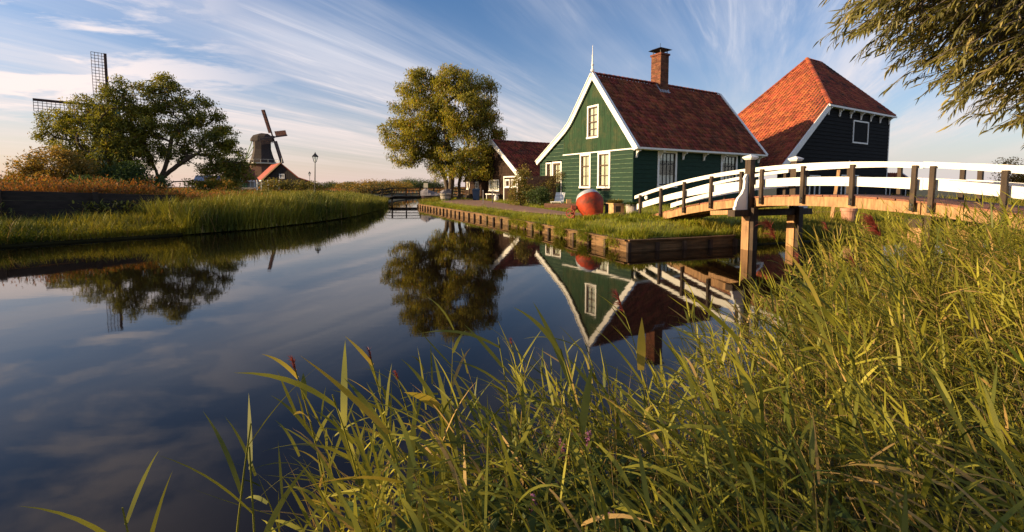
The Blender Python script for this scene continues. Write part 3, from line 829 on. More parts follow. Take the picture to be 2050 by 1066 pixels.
# long orange slope: u along +y (eave), v up the slope
vs_ = Vector((1, 0, .783)).normalized()
def clip_l(a, s):
    y = -.22 + a; x = -.25 + s * vs_.x
    if x < 5.6: lo = -.22
    else: lo = -.22 + (x - 5.75) / (PX[0] - 5.75) * (PY_ + .22)
    hi = 8.9 + (x + .25) / (PX[0] + .25) * (PY_ - 8.9)
    return lo - .05 < y < hi + .1
pantiles(barn, E0 + Vector((0, 0, .02)), (0, 1, 0), vs_, 9.2, (PX[0] + .25) / vs_.x, .25, .31, M['tile_orange'], clip_l)
vf = (P1 - Vector((PX[0], -.28, EZ - .05))).normalized()
def clip_f(a, s):
    x = 5.75 + a; t = s * vf.y / (PY_ + .28)
    lo = 5.75 + t * (PX[0] - 5.75); hi = BW + .35 + t * (PX[1] - BW - .35)
    return lo - .1 < x < hi + .1 and t < 1
pantiles(barn, E1 + Vector((0, 0, .02)), (1, 0, 0), vf, BW + .35 - 5.75, (P1 - Vector((PX[0], -.28, EZ - .05))).length, .25, .31, M['tile_patchy'], clip_f)
ridge_caps(barn, E1 + Vector((0, 0, .10)), P1 + Vector((0, 0, .10)), M['tile_orange'], r=.17, name='hip_tiles')
ridge_caps(barn, E2 + Vector((0, 0, .06)), P2 + Vector((0, 0, .06)), M['tile_patchy'], r=.15, name='hip_tiles')
ridge_caps(barn, P1 + Vector((0, 0, .06)), P2 + Vector((0, 0, .06)), M['tile_orange'], r=.15)
ridge_caps(barn, R0 + Vector((0, 0, .06)), P1 + Vector((0, 0, .06)), M['tile_orange'], r=.15, name='hip_tiles')
m = MB()
dd_ = (E1 - E0).normalized(); nn_ = Vector((-dd_.z, 0, dd_.x))
Q = [E0 + Vector((0, -.09, 0)), E1 + Vector((0, -.03, 0)), E1 + Vector((0, .0, 0)), E0 + Vector((0, 0, 0))]
m.hexa([v - nn_ * .34 for v in Q] + [v + nn_ * .10 for v in Q]); m.build('barge_board', M['white'], barn)
MB().box((5.6, -.40, EZ - .20), (BW + .45, -.30, EZ - .06)).build('gutter', M['white'], barn)
MB().box((5.7, -.30, EZ - .21), (BW + .3, -.06, EZ - .17)).build('soffit', M['white'], barn)
cm = None
for i in range(7):
    x = 6.1 + i * 1.72
    if cm is None:
        cm = MB().prism(con, lambda y, z: Vector((-.07, y * .9 - .05, z * 1.35 + EZ - .2)), lambda y, z: Vector((.07, y * .9 - .05, z * 1.35 + EZ - .2))).build('eave_bracket', M['white'], barn); cm.location = (x, 0, 0)
    else:
        c = cm.copy(); COL.objects.link(c); c.parent = barn; c.location = (x, 0, 0)
MB().box((BW - .02, -.07, -.2), (BW + .08, .1, EZ - .25)).build('corner_board', M['white'], barn)

# ------------------------------------------------------------------ footbridge
BR = math.atan2(-.872, .366); KS = .946; BWID = 1.45
bridge = thing('footbridge', 'arched wooden footbridge with white rails and dark posts over the canal', 'bridge', (4.134, 14.54, 0), BR)
zr = lambda k: 1.285 + .242 * k - .0208 * k * k
zb = lambda k: .43 + .2905 * k - .0243 * k * k
def strip(k0, k1, top, h, y0, y1, seg=.25):
    n = max(2, int((k1 - k0) / seg)); m = MB(); vs = []
    for i in range(n + 1):
        k = k0 + (k1 - k0) * i / n; t = top(k)
        vs += [(k * KS, y0, t - h), (k * KS, y1, t - h), (k * KS, y1, t), (k * KS, y0, t)]
    fs = [(0, 1, 2, 3), (4 * n, 4 * n + 3, 4 * n + 2, 4 * n + 1)]
    for i in range(n):
        for q in range(4): fs.append((4 * i + q, 4 * i + 4 + q, 4 * i + 4 + (q + 1) % 4, 4 * i + (q + 1) % 4))
    return m.add(vs, fs)
for k0, k1, dz in ((-.35, 4.13, 0), (4.35, 7.77, .0), (7.775, 12.3, .012)):
    for y0, y1 in ((-.015, .055), (BWID - .055, BWID + .015)):
        strip(k0, k1, lambda k: zr(k) + dz, .10 if y0 < .5 else .08, y0, y1).build('handrail', M['rail_white'], bridge)
    for y0, y1 in ((.012, .048), (BWID - .048, BWID - .012)):
        strip(k0 + (.1 if k0 < 0 else 0), k1, lambda k: zr(k) - .29 + dz, .178 if y0 < .5 else .15, y0, y1).build('rail_board', M['rail_white'], bridge)
for k0, k1 in ((-.1, 4.13), (4.35, 7.76), (7.78, 12.3)):
    for y0, y1 in ((.0, .12), (BWID / 2 - .06, BWID / 2 + .06), (BWID - .12, BWID)):
        strip(k0, k1, lambda k: zb(k), .20, y0, y1).build('beam', M['oak'], bridge)
k = -.12
while k < 12.3:
    k1 = k + .150
    za, zc_ = zb(k) + .002, zb(k1) + .002; q = rnd.uniform(-.02, .02)
    MB().hexa([(k * KS, -.012 + q, za), (k1 * KS - .008, -.012 + q, zc_), (k1 * KS - .008, BWID + .012 + q, zc_), (k * KS, BWID + .012 + q, za),
               (k * KS, -.012 + q, za + .03), (k1 * KS - .008, -.012 + q, zc_ + .03), (k1 * KS - .008, BWID + .012 + q, zc_ + .03), (k * KS, BWID + .012 + q, za + .03)]).build('deck_plank', M['deck'], bridge)
    k = k1
for k in (0, 1.0, 2.0, 3.0, 3.98, 4.56, 5.59, 6.62, 7.66, 7.93, 8.86, 9.9, 10.9, 11.9):
    for sd in (0, 1):
        y0, y1 = (-.078, -.016) if sd == 0 else (BWID + .016, BWID + .078)
        x = k * KS; lean = rnd.uniform(-.012, .012); wd = .034
        a, c = zb(k) - .15, zr(k) - .055
        p = MB().hexa([(x - wd, y0, a), (x + wd, y0, a), (x + wd, y1, a), (x - wd, y1, a), (x - wd + lean, y0, c), (x + wd + lean, y0, c), (x + wd + lean, y1, c), (x - wd + lean, y1, c)]).build('post', M['post'], bridge)
        m = MB(); yo = y0 - .02 if sd == 0 else y1 + .02; yi = y0 if sd == 0 else y1
        for zz in (a + .035, a + .11):
            m.tube([(x, yi, zz), (x, yo, zz)], .017, 6); m.box((x - .024, min(yo, yi) + .012, zz - .024), (x + .024, max(yo, yi) - .008 + .0, zz + .024))
        m.build('bolt', M['iron'], p)
# trestle with piles, cross beam, newels, white brackets
def trestle(k, tall=True):
    x = k * KS
    for sd, yc in ((-1, -.06), (1, BWID + .06)):
        m = MB().box((x - .10, yc - .10, -1.2), (x + .10, yc + .10, .80)); m.build('pile', M['pile'], bridge)
        m = MB().box((x + .105, yc - .07, -1.2), (x + .20, yc + .08, 1.0)); m.build('pile', M['post'], bridge)
        if tall:
            nw = MB().box((x - .075, yc - .075, .952), (x + .075, yc + .075, 2.13)).build('newel', M['post'], bridge)
            cap = MB(); c0 = 2.13
            cap.hexa([(x - .085, yc - .085, c0), (x + .085, yc - .085, c0), (x + .085, yc + .085, c0), (x - .085, yc + .085, c0), (x - .122, yc - .122, c0 + .045), (x + .122, yc - .122, c0 + .045), (x + .122, yc + .122, c0 + .045), (x - .122, yc + .122, c0 + .045)])
            cap.add([(x - .122, yc - .122, c0 + .046), (x + .122, yc - .122, c0 + .046), (x + .122, yc + .122, c0 + .046), (x - .122, yc + .122, c0 + .046), (x - .122, yc - .122, c0 + .07), (x + .122, yc - .122, c0 + .07), (x + .122, yc + .122, c0 + .07), (x - .122, yc + .122, c0 + .07), (x, yc, c0 + .13)],
                    [(0, 3, 2, 1), (0, 1, 5, 4), (1, 2, 6, 5), (2, 3, 7, 6), (3, 0, 4, 7), (4, 5, 8), (5, 6, 8), (6, 7, 8), (7, 4, 8)])
            cap.build('newel_cap', M['white'], nw)
            s = sd
            prof = [(0, 1.0), (.40, 1.0), (.405, 1.06), (.37, 1.09), (.36, 1.17), (.30, 1.28), (.19, 1.37), (.12, 1.50), (.10, 1.66), (.12, 1.74), (.08, 1.80), (.055, 1.84), (0, 1.84)]
            ye = yc + s * .076
            MB().prism(prof, lambda q, z: Vector((x - .03, ye + s * q, z - .045)), lambda q, z: Vector((x + .03, ye + s * q, z - .045))).build('scroll_bracket', M['white'], nw)
    ov = .62 if tall else .16
    MB().box((x - .10, -ov, .802), (x + .10, BWID + ov, .950)).build('cross_beam', M['post'], bridge)
trestle(4.24)
trestle(7.78, tall=False)
# short timbers under the landing side of the arch
MB().beam((3.0 * KS, .02, zb(3.0) - .27), (4.0 * KS, .02, zb(4.0) - .32), .12, .11).build('strut', M['oak'], bridge)
MB().beam((.35 * KS, -.05, .30), (1.15 * KS, -.02, .46), .12, .16).build('sill_beam', M['oak'], bridge)
m = MB(); Mx = Matrix.Translation((.32 * KS, -.06, zr(.3) - .20)) @ Matrix.Rotation(R(90), 4, 'X')
m.lathe([(.018, .0), (.018, .022), (.05, .03), (.062, .015), (.062, -.01), (.05, -.022)], 16, Mx); m.build('rail_roundel', M['rail_white'], bridge, smooth=False)

# ------------------------------------------------------------------ cement mixer on the lawn
mx = thing('cement_mixer', 'old red cement mixer with grey rimmed drum standing on the lawn', 'cement mixer', (2.68, 15.5, .40))
ax = Vector((-.24, .50, .83)).normalized()
rot = ax.to_track_quat('Z', 'Y').to_matrix().to_4x4()
Md = Matrix.Translation((0, 0, .45)) @ rot
MB().lathe([(.0, -.50), (.24, -.50), (.275, -.47), (.41, -.14), (.455, .0), (.470, .08), (.467, .14), (.455, .19), (.44, .245), (.418, .30)], 28, Md, cap=False).build('drum', M['red_drum'], mx, smooth=True)
MB().lathe([(.421, .296), (.424, .31), (.40, .36), (.345, .455), (.335, .465), (.32, .455), (.38, .36), (.41, .28)], 28, Md, cap=False).build('drum_mouth', M['grey_metal'], mx, smooth=True)
fl = MB(); fl.lathe([(.25, -.495), (.285, -.49), (.292, -.465), (.26, -.46)], 28, Md, cap=False)
for a in np.linspace(0, 6.28, 17)[:-1]: fl.lathe([(0, .0), (.011, .0), (.011, .014), (0, .016)], 6, Md @ Matrix.Translation((.20 * math.cos(a), .20 * math.sin(a), -.512)))
fl.build('drum_flange', M['red_iron'], mx)
m = MB()
m.tube([(-.60, -.02, .30), (-.47, .0, .34), (-.455, .02, .52)], .028, 7)
m.tube([(-.60, -.02, .32), (-.58, -.06, -.02)], .032, 7); m.tube([(-.60, -.02, .32), (-.50, .32, -.02)], .026, 7)
m.box((-.66, -.08, .26), (-.52, .06, .46))
m.build('frame', M['red_iron'], mx)
m = MB()
m.box((.50, -.06, -.02), (.60, .05, .52)); m.tube([(.55, 0, .48), (.46, .02, .52)], .04, 8); m.tube([(.55, 0, .4), (.55, .4, -.02)], .03, 7)
m.build('support_post', M['iron'], mx)
m = MB(); c = Vector((-.70, -.10, .20)); rr = .15; nrm = Vector((-.45, -.85, 0)).normalized(); t1 = Vector((0, 0, 1)); t2 = nrm.cross(t1)
ring = [c + (t1 * math.cos(a) + t2 * math.sin(a)) * rr for a in np.linspace(0, 2 * math.pi, 19)]
m.tube(ring, .020, 6, cap=False)
for a in (0, 1.57, 3.14, 4.71): m.tube([c, c + (t1 * math.cos(a + .4) + t2 * math.sin(a + .4)) * rr], .014, 5)
m.tube([c - nrm * .12, c + nrm * .04], .035, 8); m.build('hand_wheel', M['red_iron'], mx)

# ------------------------------------------------------------------ small house and sheds behind the tree
tim = thing('timber_house', 'low dark brown timber cottage with red tiled roof and white window frames', 'cottage', (.61, 32.88, .42), ROT)
TG = lambda z: 0.0 if z < 1.9 else (z - 1.9) / .66
MB().prism([(.1, -.2), (8.3, -.2), (8.3, 1.8), (4.2, 4.5), (.1, 1.8)], lambda y, z: Vector((.1, y, z)), lambda y, z: Vector((7.8, y, z))).build('wall', M['room'], tim)
TD = (.28, 2.32, -.05, 1.86)
TW3 = (3.1, 4.75, .7, 1.62)
boards(tim, (0, 0, 0), (0, 1, 0), (-1, 0, 0), -.2, 4.5, .26, lambda z: (TG(z), 8.4 - TG(z)), [TD, TW3], M['brown_board'], low=.045)
boards(tim, (0, 0, 0), (1, 0, 0), (0, -1, 0), -.2, 1.82, .26, lambda z: (0, 7.9), [], M['brown_board'], low=.045)
m = MB(); m.box((-.09, TD[0], 1.76), (.02, TD[1], 1.86)); m.box((-.085, TD[0], -.1), (.02, TD[0] + .09, 1.76)); m.box((-.085, TD[1] - .09, -.1), (.02, TD[1], 1.76))
td = m.build('door', M['white'], tim)
for i in range(7):
    a = TD[0] + .09 + i * (TD[1] - TD[0] - .18) / 7
    MB().box((-.035, a + .004, -.05), (.0, a + (TD[1] - TD[0] - .18) / 7 - .004, 1.755)).build('door_board', M['brown_board'], td)
window(tim, (-.03, 0, 0), (0, 1, 0), (-1, 0, 0), (.50, 1.20, .98, 1.62), 2, 3, M['white'], M['white'], cur=None, fw=.07, bar=.04)
window(tim, (-.03, 0, 0), (0, 1, 0), (-1, 0, 0), (1.42, 2.12, .98, 1.62), 2, 3, M['white'], M['white'], cur=None, fw=.07, bar=.04)
window(tim, (0, 0, 0), (0, 1, 0), (-1, 0, 0), TW3, 4, 1, M['white'], M['white'], fw=.07, bar=.05, cur='curtain')
MB().box((-.35, 3.0, .44), (-.02, 4.8, .52)).build('window_shelf', M['white'], tim)
for yy in (3.1, 4.7): MB().box((-.3, yy - .03, -.1), (-.24, yy + .03, .44)).build('shelf_leg', M['white'], tim)
for sgn in (0, 1):
    y0, ys = (-.25, 1) if sgn == 0 else (8.65, -1)
    pa = [Vector((-.12, y0, 1.72)), Vector((7.9, y0, 1.72)), Vector((7.9, 4.2, 4.66)), Vector((-.12, 4.2, 4.66))]
    panel(pa).build('roof_deck', M['underlay'], tim)
    if sgn == 0: pantiles(tim, (-.12, -.25, 1.76), (1, 0, 0), (0, 4.45, 2.94), 8.0, 5.33, .25, .3, M['tile_dark'])
    else: pantiles(tim, (7.9, 8.65, 1.76), (-1, 0, 0), (0, -4.45, 2.94), 8.0, 5.33, .25, .3, M['tile_dark'])
ridge_caps(tim, (-.1, 4.2, 4.74), (7.9, 4.2, 4.74), M['tile_dark'])
for sgn in (0, 1):
    a = Vector((-.16, -.32 if sgn == 0 else 8.72, 1.66)); c = Vector((-.16, 4.2, 4.68)); d = (c - a).normalized(); nn = Vector((0, -d.z, d.y)); nn = nn if nn.z > 0 else -nn
    Q = [a, a + Vector((.06, 0, 0)), c + Vector((.06, 0, 0)), c]
    MB().hexa([v - nn * .20 for v in Q] + [v + nn * .14 for v in Q]).build('barge_board', M['white'], tim)
MB().box((.0, -.36, 1.66), (7.9, -.28, 1.75)).build('gutter', M['white'], tim)

sh = thing('small_hut', 'little dark gabled hut with two narrow white windows beside the willow', 'hut', Vector((.61, 32.88, .42)) + B_ * 5.15 - A_ * .5, ROT)
HG = lambda z: 0.0 if z < 1.6 else (z - 1.6) / .75
MB().prism([(.06, -.2), (3.0, -.2), (3.0, 1.5), (1.55, 2.55), (.06, 1.5)], lambda y, z: Vector((.08, y, z)), lambda y, z: Vector((3.4, y, z))).build('wall', M['room'], sh)
boards(sh, (0, 0, 0), (0, 1, 0), (-1, 0, 0), -.2, 2.6, .25, lambda z: (HG(z), 3.1 - HG(z)), [], M['brown_board'], low=.04)
boards(sh, (0, 0, 0), (1, 0, 0), (0, -1, 0), -.2, 1.55, .25, lambda z: (0, 3.4), [], M['brown_board'], low=.04)
for y0 in (.5, 2.1): window(sh, (-.03, 0, 0), (0, 1, 0), (-1, 0, 0), (y0, y0 + .55, .82, 1.48), 1, 2, M['white'], M['white'], cur='curtain', fw=.09, bar=.04)
for y0, y1 in ((-.15, 1.55), (3.25, 1.55)):
    panel([Vector((-.15, y0, 1.5)), Vector((3.5, y0, 1.5)), Vector((3.5, y1, 2.78)), Vector((-.15, y1, 2.78))], .05).build('roof_deck', M['black_board'], sh)

# fence panel between the houses
fp = thing('board_fence', 'short brown upright board fence between cottage and green house', 'fence', (.95, 28.9, .42), R(12))
for i in range(13): MB().box((i * .15, -.012, .03), (i * .15 + .138, .012, 1.75 + rnd.uniform(-.03, .03))).build('fence_board', M['brown_timber'], fp)
for zz in (.4, 1.4): MB().box((0, .013, zz), (1.95, .055, zz + .07)).build('fence_rail', M['brown_timber'], fp)

# ------------------------------------------------------------------ things on the house bank
def gz(x, y): return float(z_main(np.array([[x, y]]))[0])
t = thing('stone_tub', 'pale grey stone tub planted with dark leaves beside the bridge end', 'planter', (4.50, 17.05, gz(4.5, 17.05)))
MB().lathe([(.16, -.02), (.20, .0), (.235, .36), (.26, .37), (.26, .42), (.22, .42), (.2, .36), (.0, .36)], 20, cap=False).build('tub', M['concrete'], t, smooth=False)
tub1 = t
t = thing('wooden_planter', 'square tan wooden planter with dark inset panel behind the cement mixer', 'planter', (3.98, 17.5, gz(3.98, 17.5)), R(20))
m = MB(); m.box((-.24, -.24, -.02), (.24, .24, .40)); m.box((-.27, -.27, .40), (.27, .27, .45)); m.build('box', M['tan_wood'], t)
MB().box((-.14, -.246, .12), (.08, -.238, .34)).build('inset_panel', M['sash_dark'], t)
MB().box((-.246, -.16, .12), (-.238, .16, .34)).build('inset_panel', M['tan_wood'], t)
tub2 = t
t = thing('low_bench', 'low reddish brown timber bench in front of the green gable', 'bench', (1.55, 21.9, .42), R(-16))
for i in range(2): MB().box((0, i * .17, .20), (1.75, i * .17 + .16, .27)).build('seat_plank', M['brown_timber'], t)
MB().box((0, -.03, .06), (1.75, -.005, .24)).build('front_board', M['brown_timber'], t)
for x in (.1, 1.55): MB().box((x, .02, -.02), (x + .1, .32, .198)).build('leg', M['brown_timber'], t)
t = tag(MB().box((0, 0, 0), (.22, .18, .2)).build('wood_block', M['tan_wood']), 'small pale wooden block standing on the low bench', 'block'); t.location = (2.62, 21.8, .691)
t = thing('garden_chair', 'white slatted reclining garden chair beside the front door', 'chair', (1.95, 22.9, .42), R(-25))
for i in range(6): MB().box((.0, i * .085, .30), (.5, i * .085 + .065, .325)).build('seat_slat', M['white'], t)
for i in range(6):
    f0 = Vector((0, .52 + i * .045, .34 + i * .075)); MB().hexa([f0, f0 + Vector((.5, 0, 0)), f0 + Vector((.5, .02, 0)), f0 + Vector((0, .02, 0)), f0 + Vector((0, .03, .06)), f0 + Vector((.5, .03, .06)), f0 + Vector((.5, .05, .06)), f0 + Vector((0, .05, .06))]).build('back_slat', M['white'], t)
for x in (-.03, .5):
    MB().beam((x + .015, .02, -.01), (x + .015, .16, .3), .03, .04).build('leg', M['white'], t); MB().beam((x + .015, .56, -.01), (x + .015, .42, .3), .03, .04).build('leg', M['white'], t); MB().beam((x + .015, 0, .30), (x + .015, .52, .30), .03, .04).build('side_rail', M['white'], t)
t = thing('wheelie_bin', 'dark blue wheeled bin standing by the little hut', 'bin', (-2.75, 35.0, .42))
MB().hexa([(-.22, -.24, .03), (.22, -.24, .03), (.22, .2, .03), (-.22, .2, .03), (-.28, -.3, .80), (.28, -.3, .80), (.28, .28, .80), (-.28, .28, .80)]).build('body', M['blue'], t)
MB().hexa([(-.3, -.33, .803), (.3, -.33, .803), (.3, .32, .803), (-.3, .32, .803), (-.26, -.28, .86), (.26, -.28, .86), (.26, .3, .93), (-.26, .3, .93)]).build('lid', M['blue'], t)
for x in (-.2, .16): MB().lathe([(.07, 0), (.07, .05)], 10, Matrix.Translation((x, .27, .06)) @ Matrix.Rotation(R(90), 4, 'Y')).build('wheel', M['iron'], t)
t = tag(MB().lathe([(.15, -.02), (.17, .05), (.17, .32), (.10, .42), (.10, .48), (.13, .50), (.13, .53)], 14).build('milk_churn', M['stone_white'], smooth=False), 'white enamel milk churn on the ground by the cottage door', 'milk churn'); t.location = (-1.15, 33.4, .42)
for (x, y), lb in (((-1.79, 28.2), 'slim pale post at the path edge, nearer the willow'), ((-1.22, 28.3), 'slim pale post at the path edge, nearer the cottage door')):
    t = thing('marker_post', lb, 'post', (x, y, .42), 0, 'pale marker posts along the path')
    MB().box((-.03, -.03, -.1), (.03, .03, .82)).build('shaft', M['concrete'], t); MB().add([(-.035, -.035, .822), (.035, -.035, .822), (.035, .035, .822), (-.035, .035, .822), (0, 0, .87)], [(0, 3, 2, 1), (0, 1, 4), (1, 2, 4), (2, 3, 4), (3, 0, 4)]).build('cap', M['stone_white'], t)
t = thing('wooden_tub', 'round pale wooden tub at the foot of the willow', 'tub', (-5.02, 34.4, gz(-5, 34.4)))
st = MB()
for i in range(16):
    a0 = 2 * math.pi * i / 16; a1 = 2 * math.pi * (i + .93) / 16
    def pt(a, r_, z): return Vector((math.cos(a) * r_, math.sin(a) * r_, z))
    MB().hexa([pt(a0, .34, -.02), pt(a1, .34, -.02), pt(a1, .30, -.02), pt(a0, .30, -.02), pt(a0, .44, .55), pt(a1, .44, .55), pt(a1, .40, .55), pt(a0, .40, .55)]).build('stave', M['concrete'], t)
for zz, r_ in ((.12, .372), (.42, .425)): MB().lathe([(r_, zz), (r_ + .012, zz), (r_ + .018, zz + .05), (r_, zz + .05)], 24, cap=False).build('hoop', M['iron'], t)
MB().lathe([(0, .44), (.38, .46)], 16, cap=False).build('soil_fill', M['soil'], t)
# covered boat hauled out on the bank
t = thing('covered_boat', 'small dark boat under a pale tarpaulin on the bank by the low bridge', 'boat', (-6.1, 36.6, .40), R(8))
nb_, vs, fs = 9, [], []
for i in range(nb_):
    s = i / (nb_ - 1); xx = -1.15 + 2.3 * s; wd = .52 * math.sin(math.pi * (.12 + .8 * s)) ** .7
    for q in range(7):
        a = math.pi * q / 6; vs.append((xx, -math.cos(a) * wd, .45 - math.sin(a) * .45 * (.6 + .4 * math.sin(math.pi * s))))
for i in range(nb_ - 1):
    for q in range(6): fs.append((i * 7 + q, i * 7 + q + 1, i * 7 + 8 + q, i * 7 + 7 + q))
MB().add(vs, fs + [tuple(range(7)), tuple(range(56, 63))]).build('hull', M['boat'], t, smooth=True)
vs, fs = [], []
for i in range(13):
    for q in range(9):
        s = i / 12; a = math.pi * q / 8; xx = -1.22 + 2.44 * s
        wd = .56 * math.sin(math.pi * (.13 + .78 * s)) ** .6; hh = .38 + .16 * math.sin(s * 9.0) + .06 * math.sin(s * 23 + q)
        vs.append((xx, -math.cos(a) * wd, .38 + math.sin(a) * hh + rnd.uniform(-.02, .02)))
for i in range(12):
    for q in range(8): fs.append((i * 9 + q, i * 9 + q + 1, i * 9 + 10 + q, i * 9 + 9 + q))
MB().add(vs, fs).build('tarpaulin', M['tarp'], t)
for xx in (-.7, .7): MB().box((xx - .06, -.45, -.06), (xx + .06, .45, .06)).build('chock', M['black_wood'], t)
# terracotta pot, timbers and trough seen under the bridge
t = thing('terracotta_pot', 'tall terracotta pot on the grass beyond the middle of the footbridge', 'pot', (11.0, 14.85, gz(11, 14.85)))
MB().lathe([(.14, -.03), (.16, 0), (.21, .42), (.215, .43), (.235, .435), (.24, .53), (.20, .53), (.19, .42), (0, .42)], 18, cap=False).build('pot', M['terracotta'], t)
t = tag(MB().beam((10.55, 15.0, .32), (11.15, 15.6, 2.05), .09, .09).build('leaning_pole', M['oak']), 'weathered timber pole leaning beside the terracotta pot', 'pole')
t = thing('timber_kerb', 'long low timber kerb lying on the grass beyond the footbridge', 'kerb', (11.2, 17.6, .42))
MB().beam((0, 0, .06), (1.35, .0, .06), .14, .12).build('timber', M['tan_wood'], t); MB().box((1.38, -.1, -.02), (1.5, .1, .16)).build('end_post', M['brown_timber'], t)
t = thing('stone_trough', 'pale stone trough on the grass in front of the barn', 'trough', (13.6, 21.8, .42), R(25))
m = MB().box((-.3, -.2, -.02), (.3, -.14, .26)).box((-.3, .14, -.02), (.3, .2, .26)).box((-.3, -.139, -.02), (-.24, .139, .26)).box((.24, -.139, -.02), (.3, .139, .26)); m.build('sides', M['concrete'], t); MB().box((-.239, -.139, -.02), (.239, .139, .05)).build('base', M['concrete'], t)

# hut with red roof behind the bridge, to the right of the barn
rs = thing('red_roofed_shed', 'low black shed with red tiled roof right of the barn', 'shed', (37.2, 45.5, .42), R(8))
MB().prism([(0, -.2), (3.0, -.2), (3.0, 1.35), (1.5, 2.3), (0, 1.35)], lambda y, z: Vector((0, y, z)), lambda y, z: Vector((3.2, y, z))).build('wall', M['room'], rs)
boards(rs, (0, 0, 0), (1, 0, 0), (0, -1, 0), -.2, 1.35, .25, lambda z: (0, 3.2), [], M['black_board'])
for x in (.5, 1.4, 2.3): MB().box((x, -.06, -.1), (x + .07, -.0, 1.3)).build('post', M['white'], rs)
for y0, y1 in ((-.2, 1.5), (3.2, 1.5)): panel([Vector((-.2, y0, 1.3)), Vector((3.3, y0, 1.3)), Vector((3.3, y1, 2.45)), Vector((-.2, y1, 2.45))]).build('roof_deck', M['underlay'], rs)
pantiles(rs, (-.2, -.2, 1.33), (1, 0, 0), (0, 1.7, 1.15), 3.5, 2.05, .25, .3, M['tile_patchy'])
MB().beam((3.38, -.3, 1.25), (3.38, 1.5, 2.50), .08, .22).build('barge_board', M['white'], rs)

# ------------------------------------------------------------------ low black railed bridge at the head of the canal
lb = thing('low_railed_bridge', 'small black railed bridge crossing the far end of the canal', 'bridge', (0, 0, 0))
pts = [Vector((-11.9, 38.6, .52)), Vector((-10.8, 41.0, .78)), Vector((-8.3, 41.2, .78)), Vector((-5.9, 41.4, .78)), Vector((-3.6, 41.6, .62))]
for i, p in enumerate(pts):
    MB().box((p.x - .06, p.y - .06, -.9), (p.x + .06, p.y + .06, p.z + .62)).build('post', M['black_wood'], lb)
    if i < 4:
        q = pts[i + 1]; mid = (p + q) / 2
        MB().box((mid.x - .05, mid.y - .05, .1), (mid.x + .05, mid.y + .05, mid.z + .58)).build('post', M['black_wood'], lb)
        for dz in (.58, .33, .08):
            MB().beam(p + Vector((0, -.075, dz)), q + Vector((0, -.075, dz)), .03, .085).build('rail', M['black_wood'], lb)
        MB().beam(p + Vector((0, .3, -.16)), q + Vector((0, .3, -.16)), 1.1, .10).build('deck', M['black_wood'], lb)
        MB().beam(p + Vector((0, -.05, -.28)), q + Vector((0, -.05, -.28)), .1, .24).build('beam', M['black_wood'], lb)
t = thing('sign_board', 'small cream board on a post beyond the low bridge', 'sign', (-8.5, 45, .5))
MB().box((-.03, -.03, -.1), (.03, .03, .75)).build('post', M['black_wood'], t); MB().box((-.21, -.05, .75), (.21, -.02, 1.35)).build('board', M['cream'], t)

# ------------------------------------------------------------------ black retaining wall on the left bank
rw = thing('retaining_wall', 'long black timber retaining wall above the grassy strip on the far bank', 'retaining wall')
WL = [(-34, -4.5, 1.62), (-26, 4.2, 1.52), (-15.8, 14.0, 1.40), (-12.55, 17.0, 1.19)]
for (x0, y0, t0), (x1, y1, t1) in zip(WL[:-1], WL[1:]):
    L = math.hypot(x1 - x0, y1 - y0); ns = max(1, round(L / 2.9)); nrm = Vector((y1 - y0, -(x1 - x0), 0)).normalized()
    for i in range(ns):
        a, c = i / ns, (i + 1) / ns
        pa = Vector((x0 + (x1 - x0) * a, y0 + (y1 - y0) * a, 0)); pc = Vector((x0 + (x1 - x0) * c, y0 + (y1 - y0) * c, 0)); za = t0 + (t1 - t0) * a; zc2 = t0 + (t1 - t0) * c
        d = (pc - pa).normalized()
        for r_ in range(5):
            f0, f1 = -.1 + (r_ / 5) * 1.1, -.1 + ((r_ + 1) / 5) * 1.1 - .012
            q = rnd.uniform(0, .02)
            A0, A1 = pa + d * .005 + nrm * q, pc - d * .005 + nrm * q
            MB().hexa([A0 + Vector((0, 0, za * f0)), A1 + Vector((0, 0, zc2 * f0)), A1 - nrm * .06 + Vector((0, 0, zc2 * f0)), A0 - nrm * .06 + Vector((0, 0, za * f0)),
                       A0 + Vector((0, 0, za * f1)), A1 + Vector((0, 0, zc2 * f1)), A1 - nrm * .06 + Vector((0, 0, zc2 * f1)), A0 - nrm * .06 + Vector((0, 0, za * f1))]).build('plank', M['black_wood'], rw)
        pp = pa + nrm * .10
        MB().beam(pp + Vector((0, 0, -.2)), pp + Vector((0, 0, za + .02)), .15, .13, up=nrm).build('post', M['black_wood'] if i % 2 else M['post'], rw)

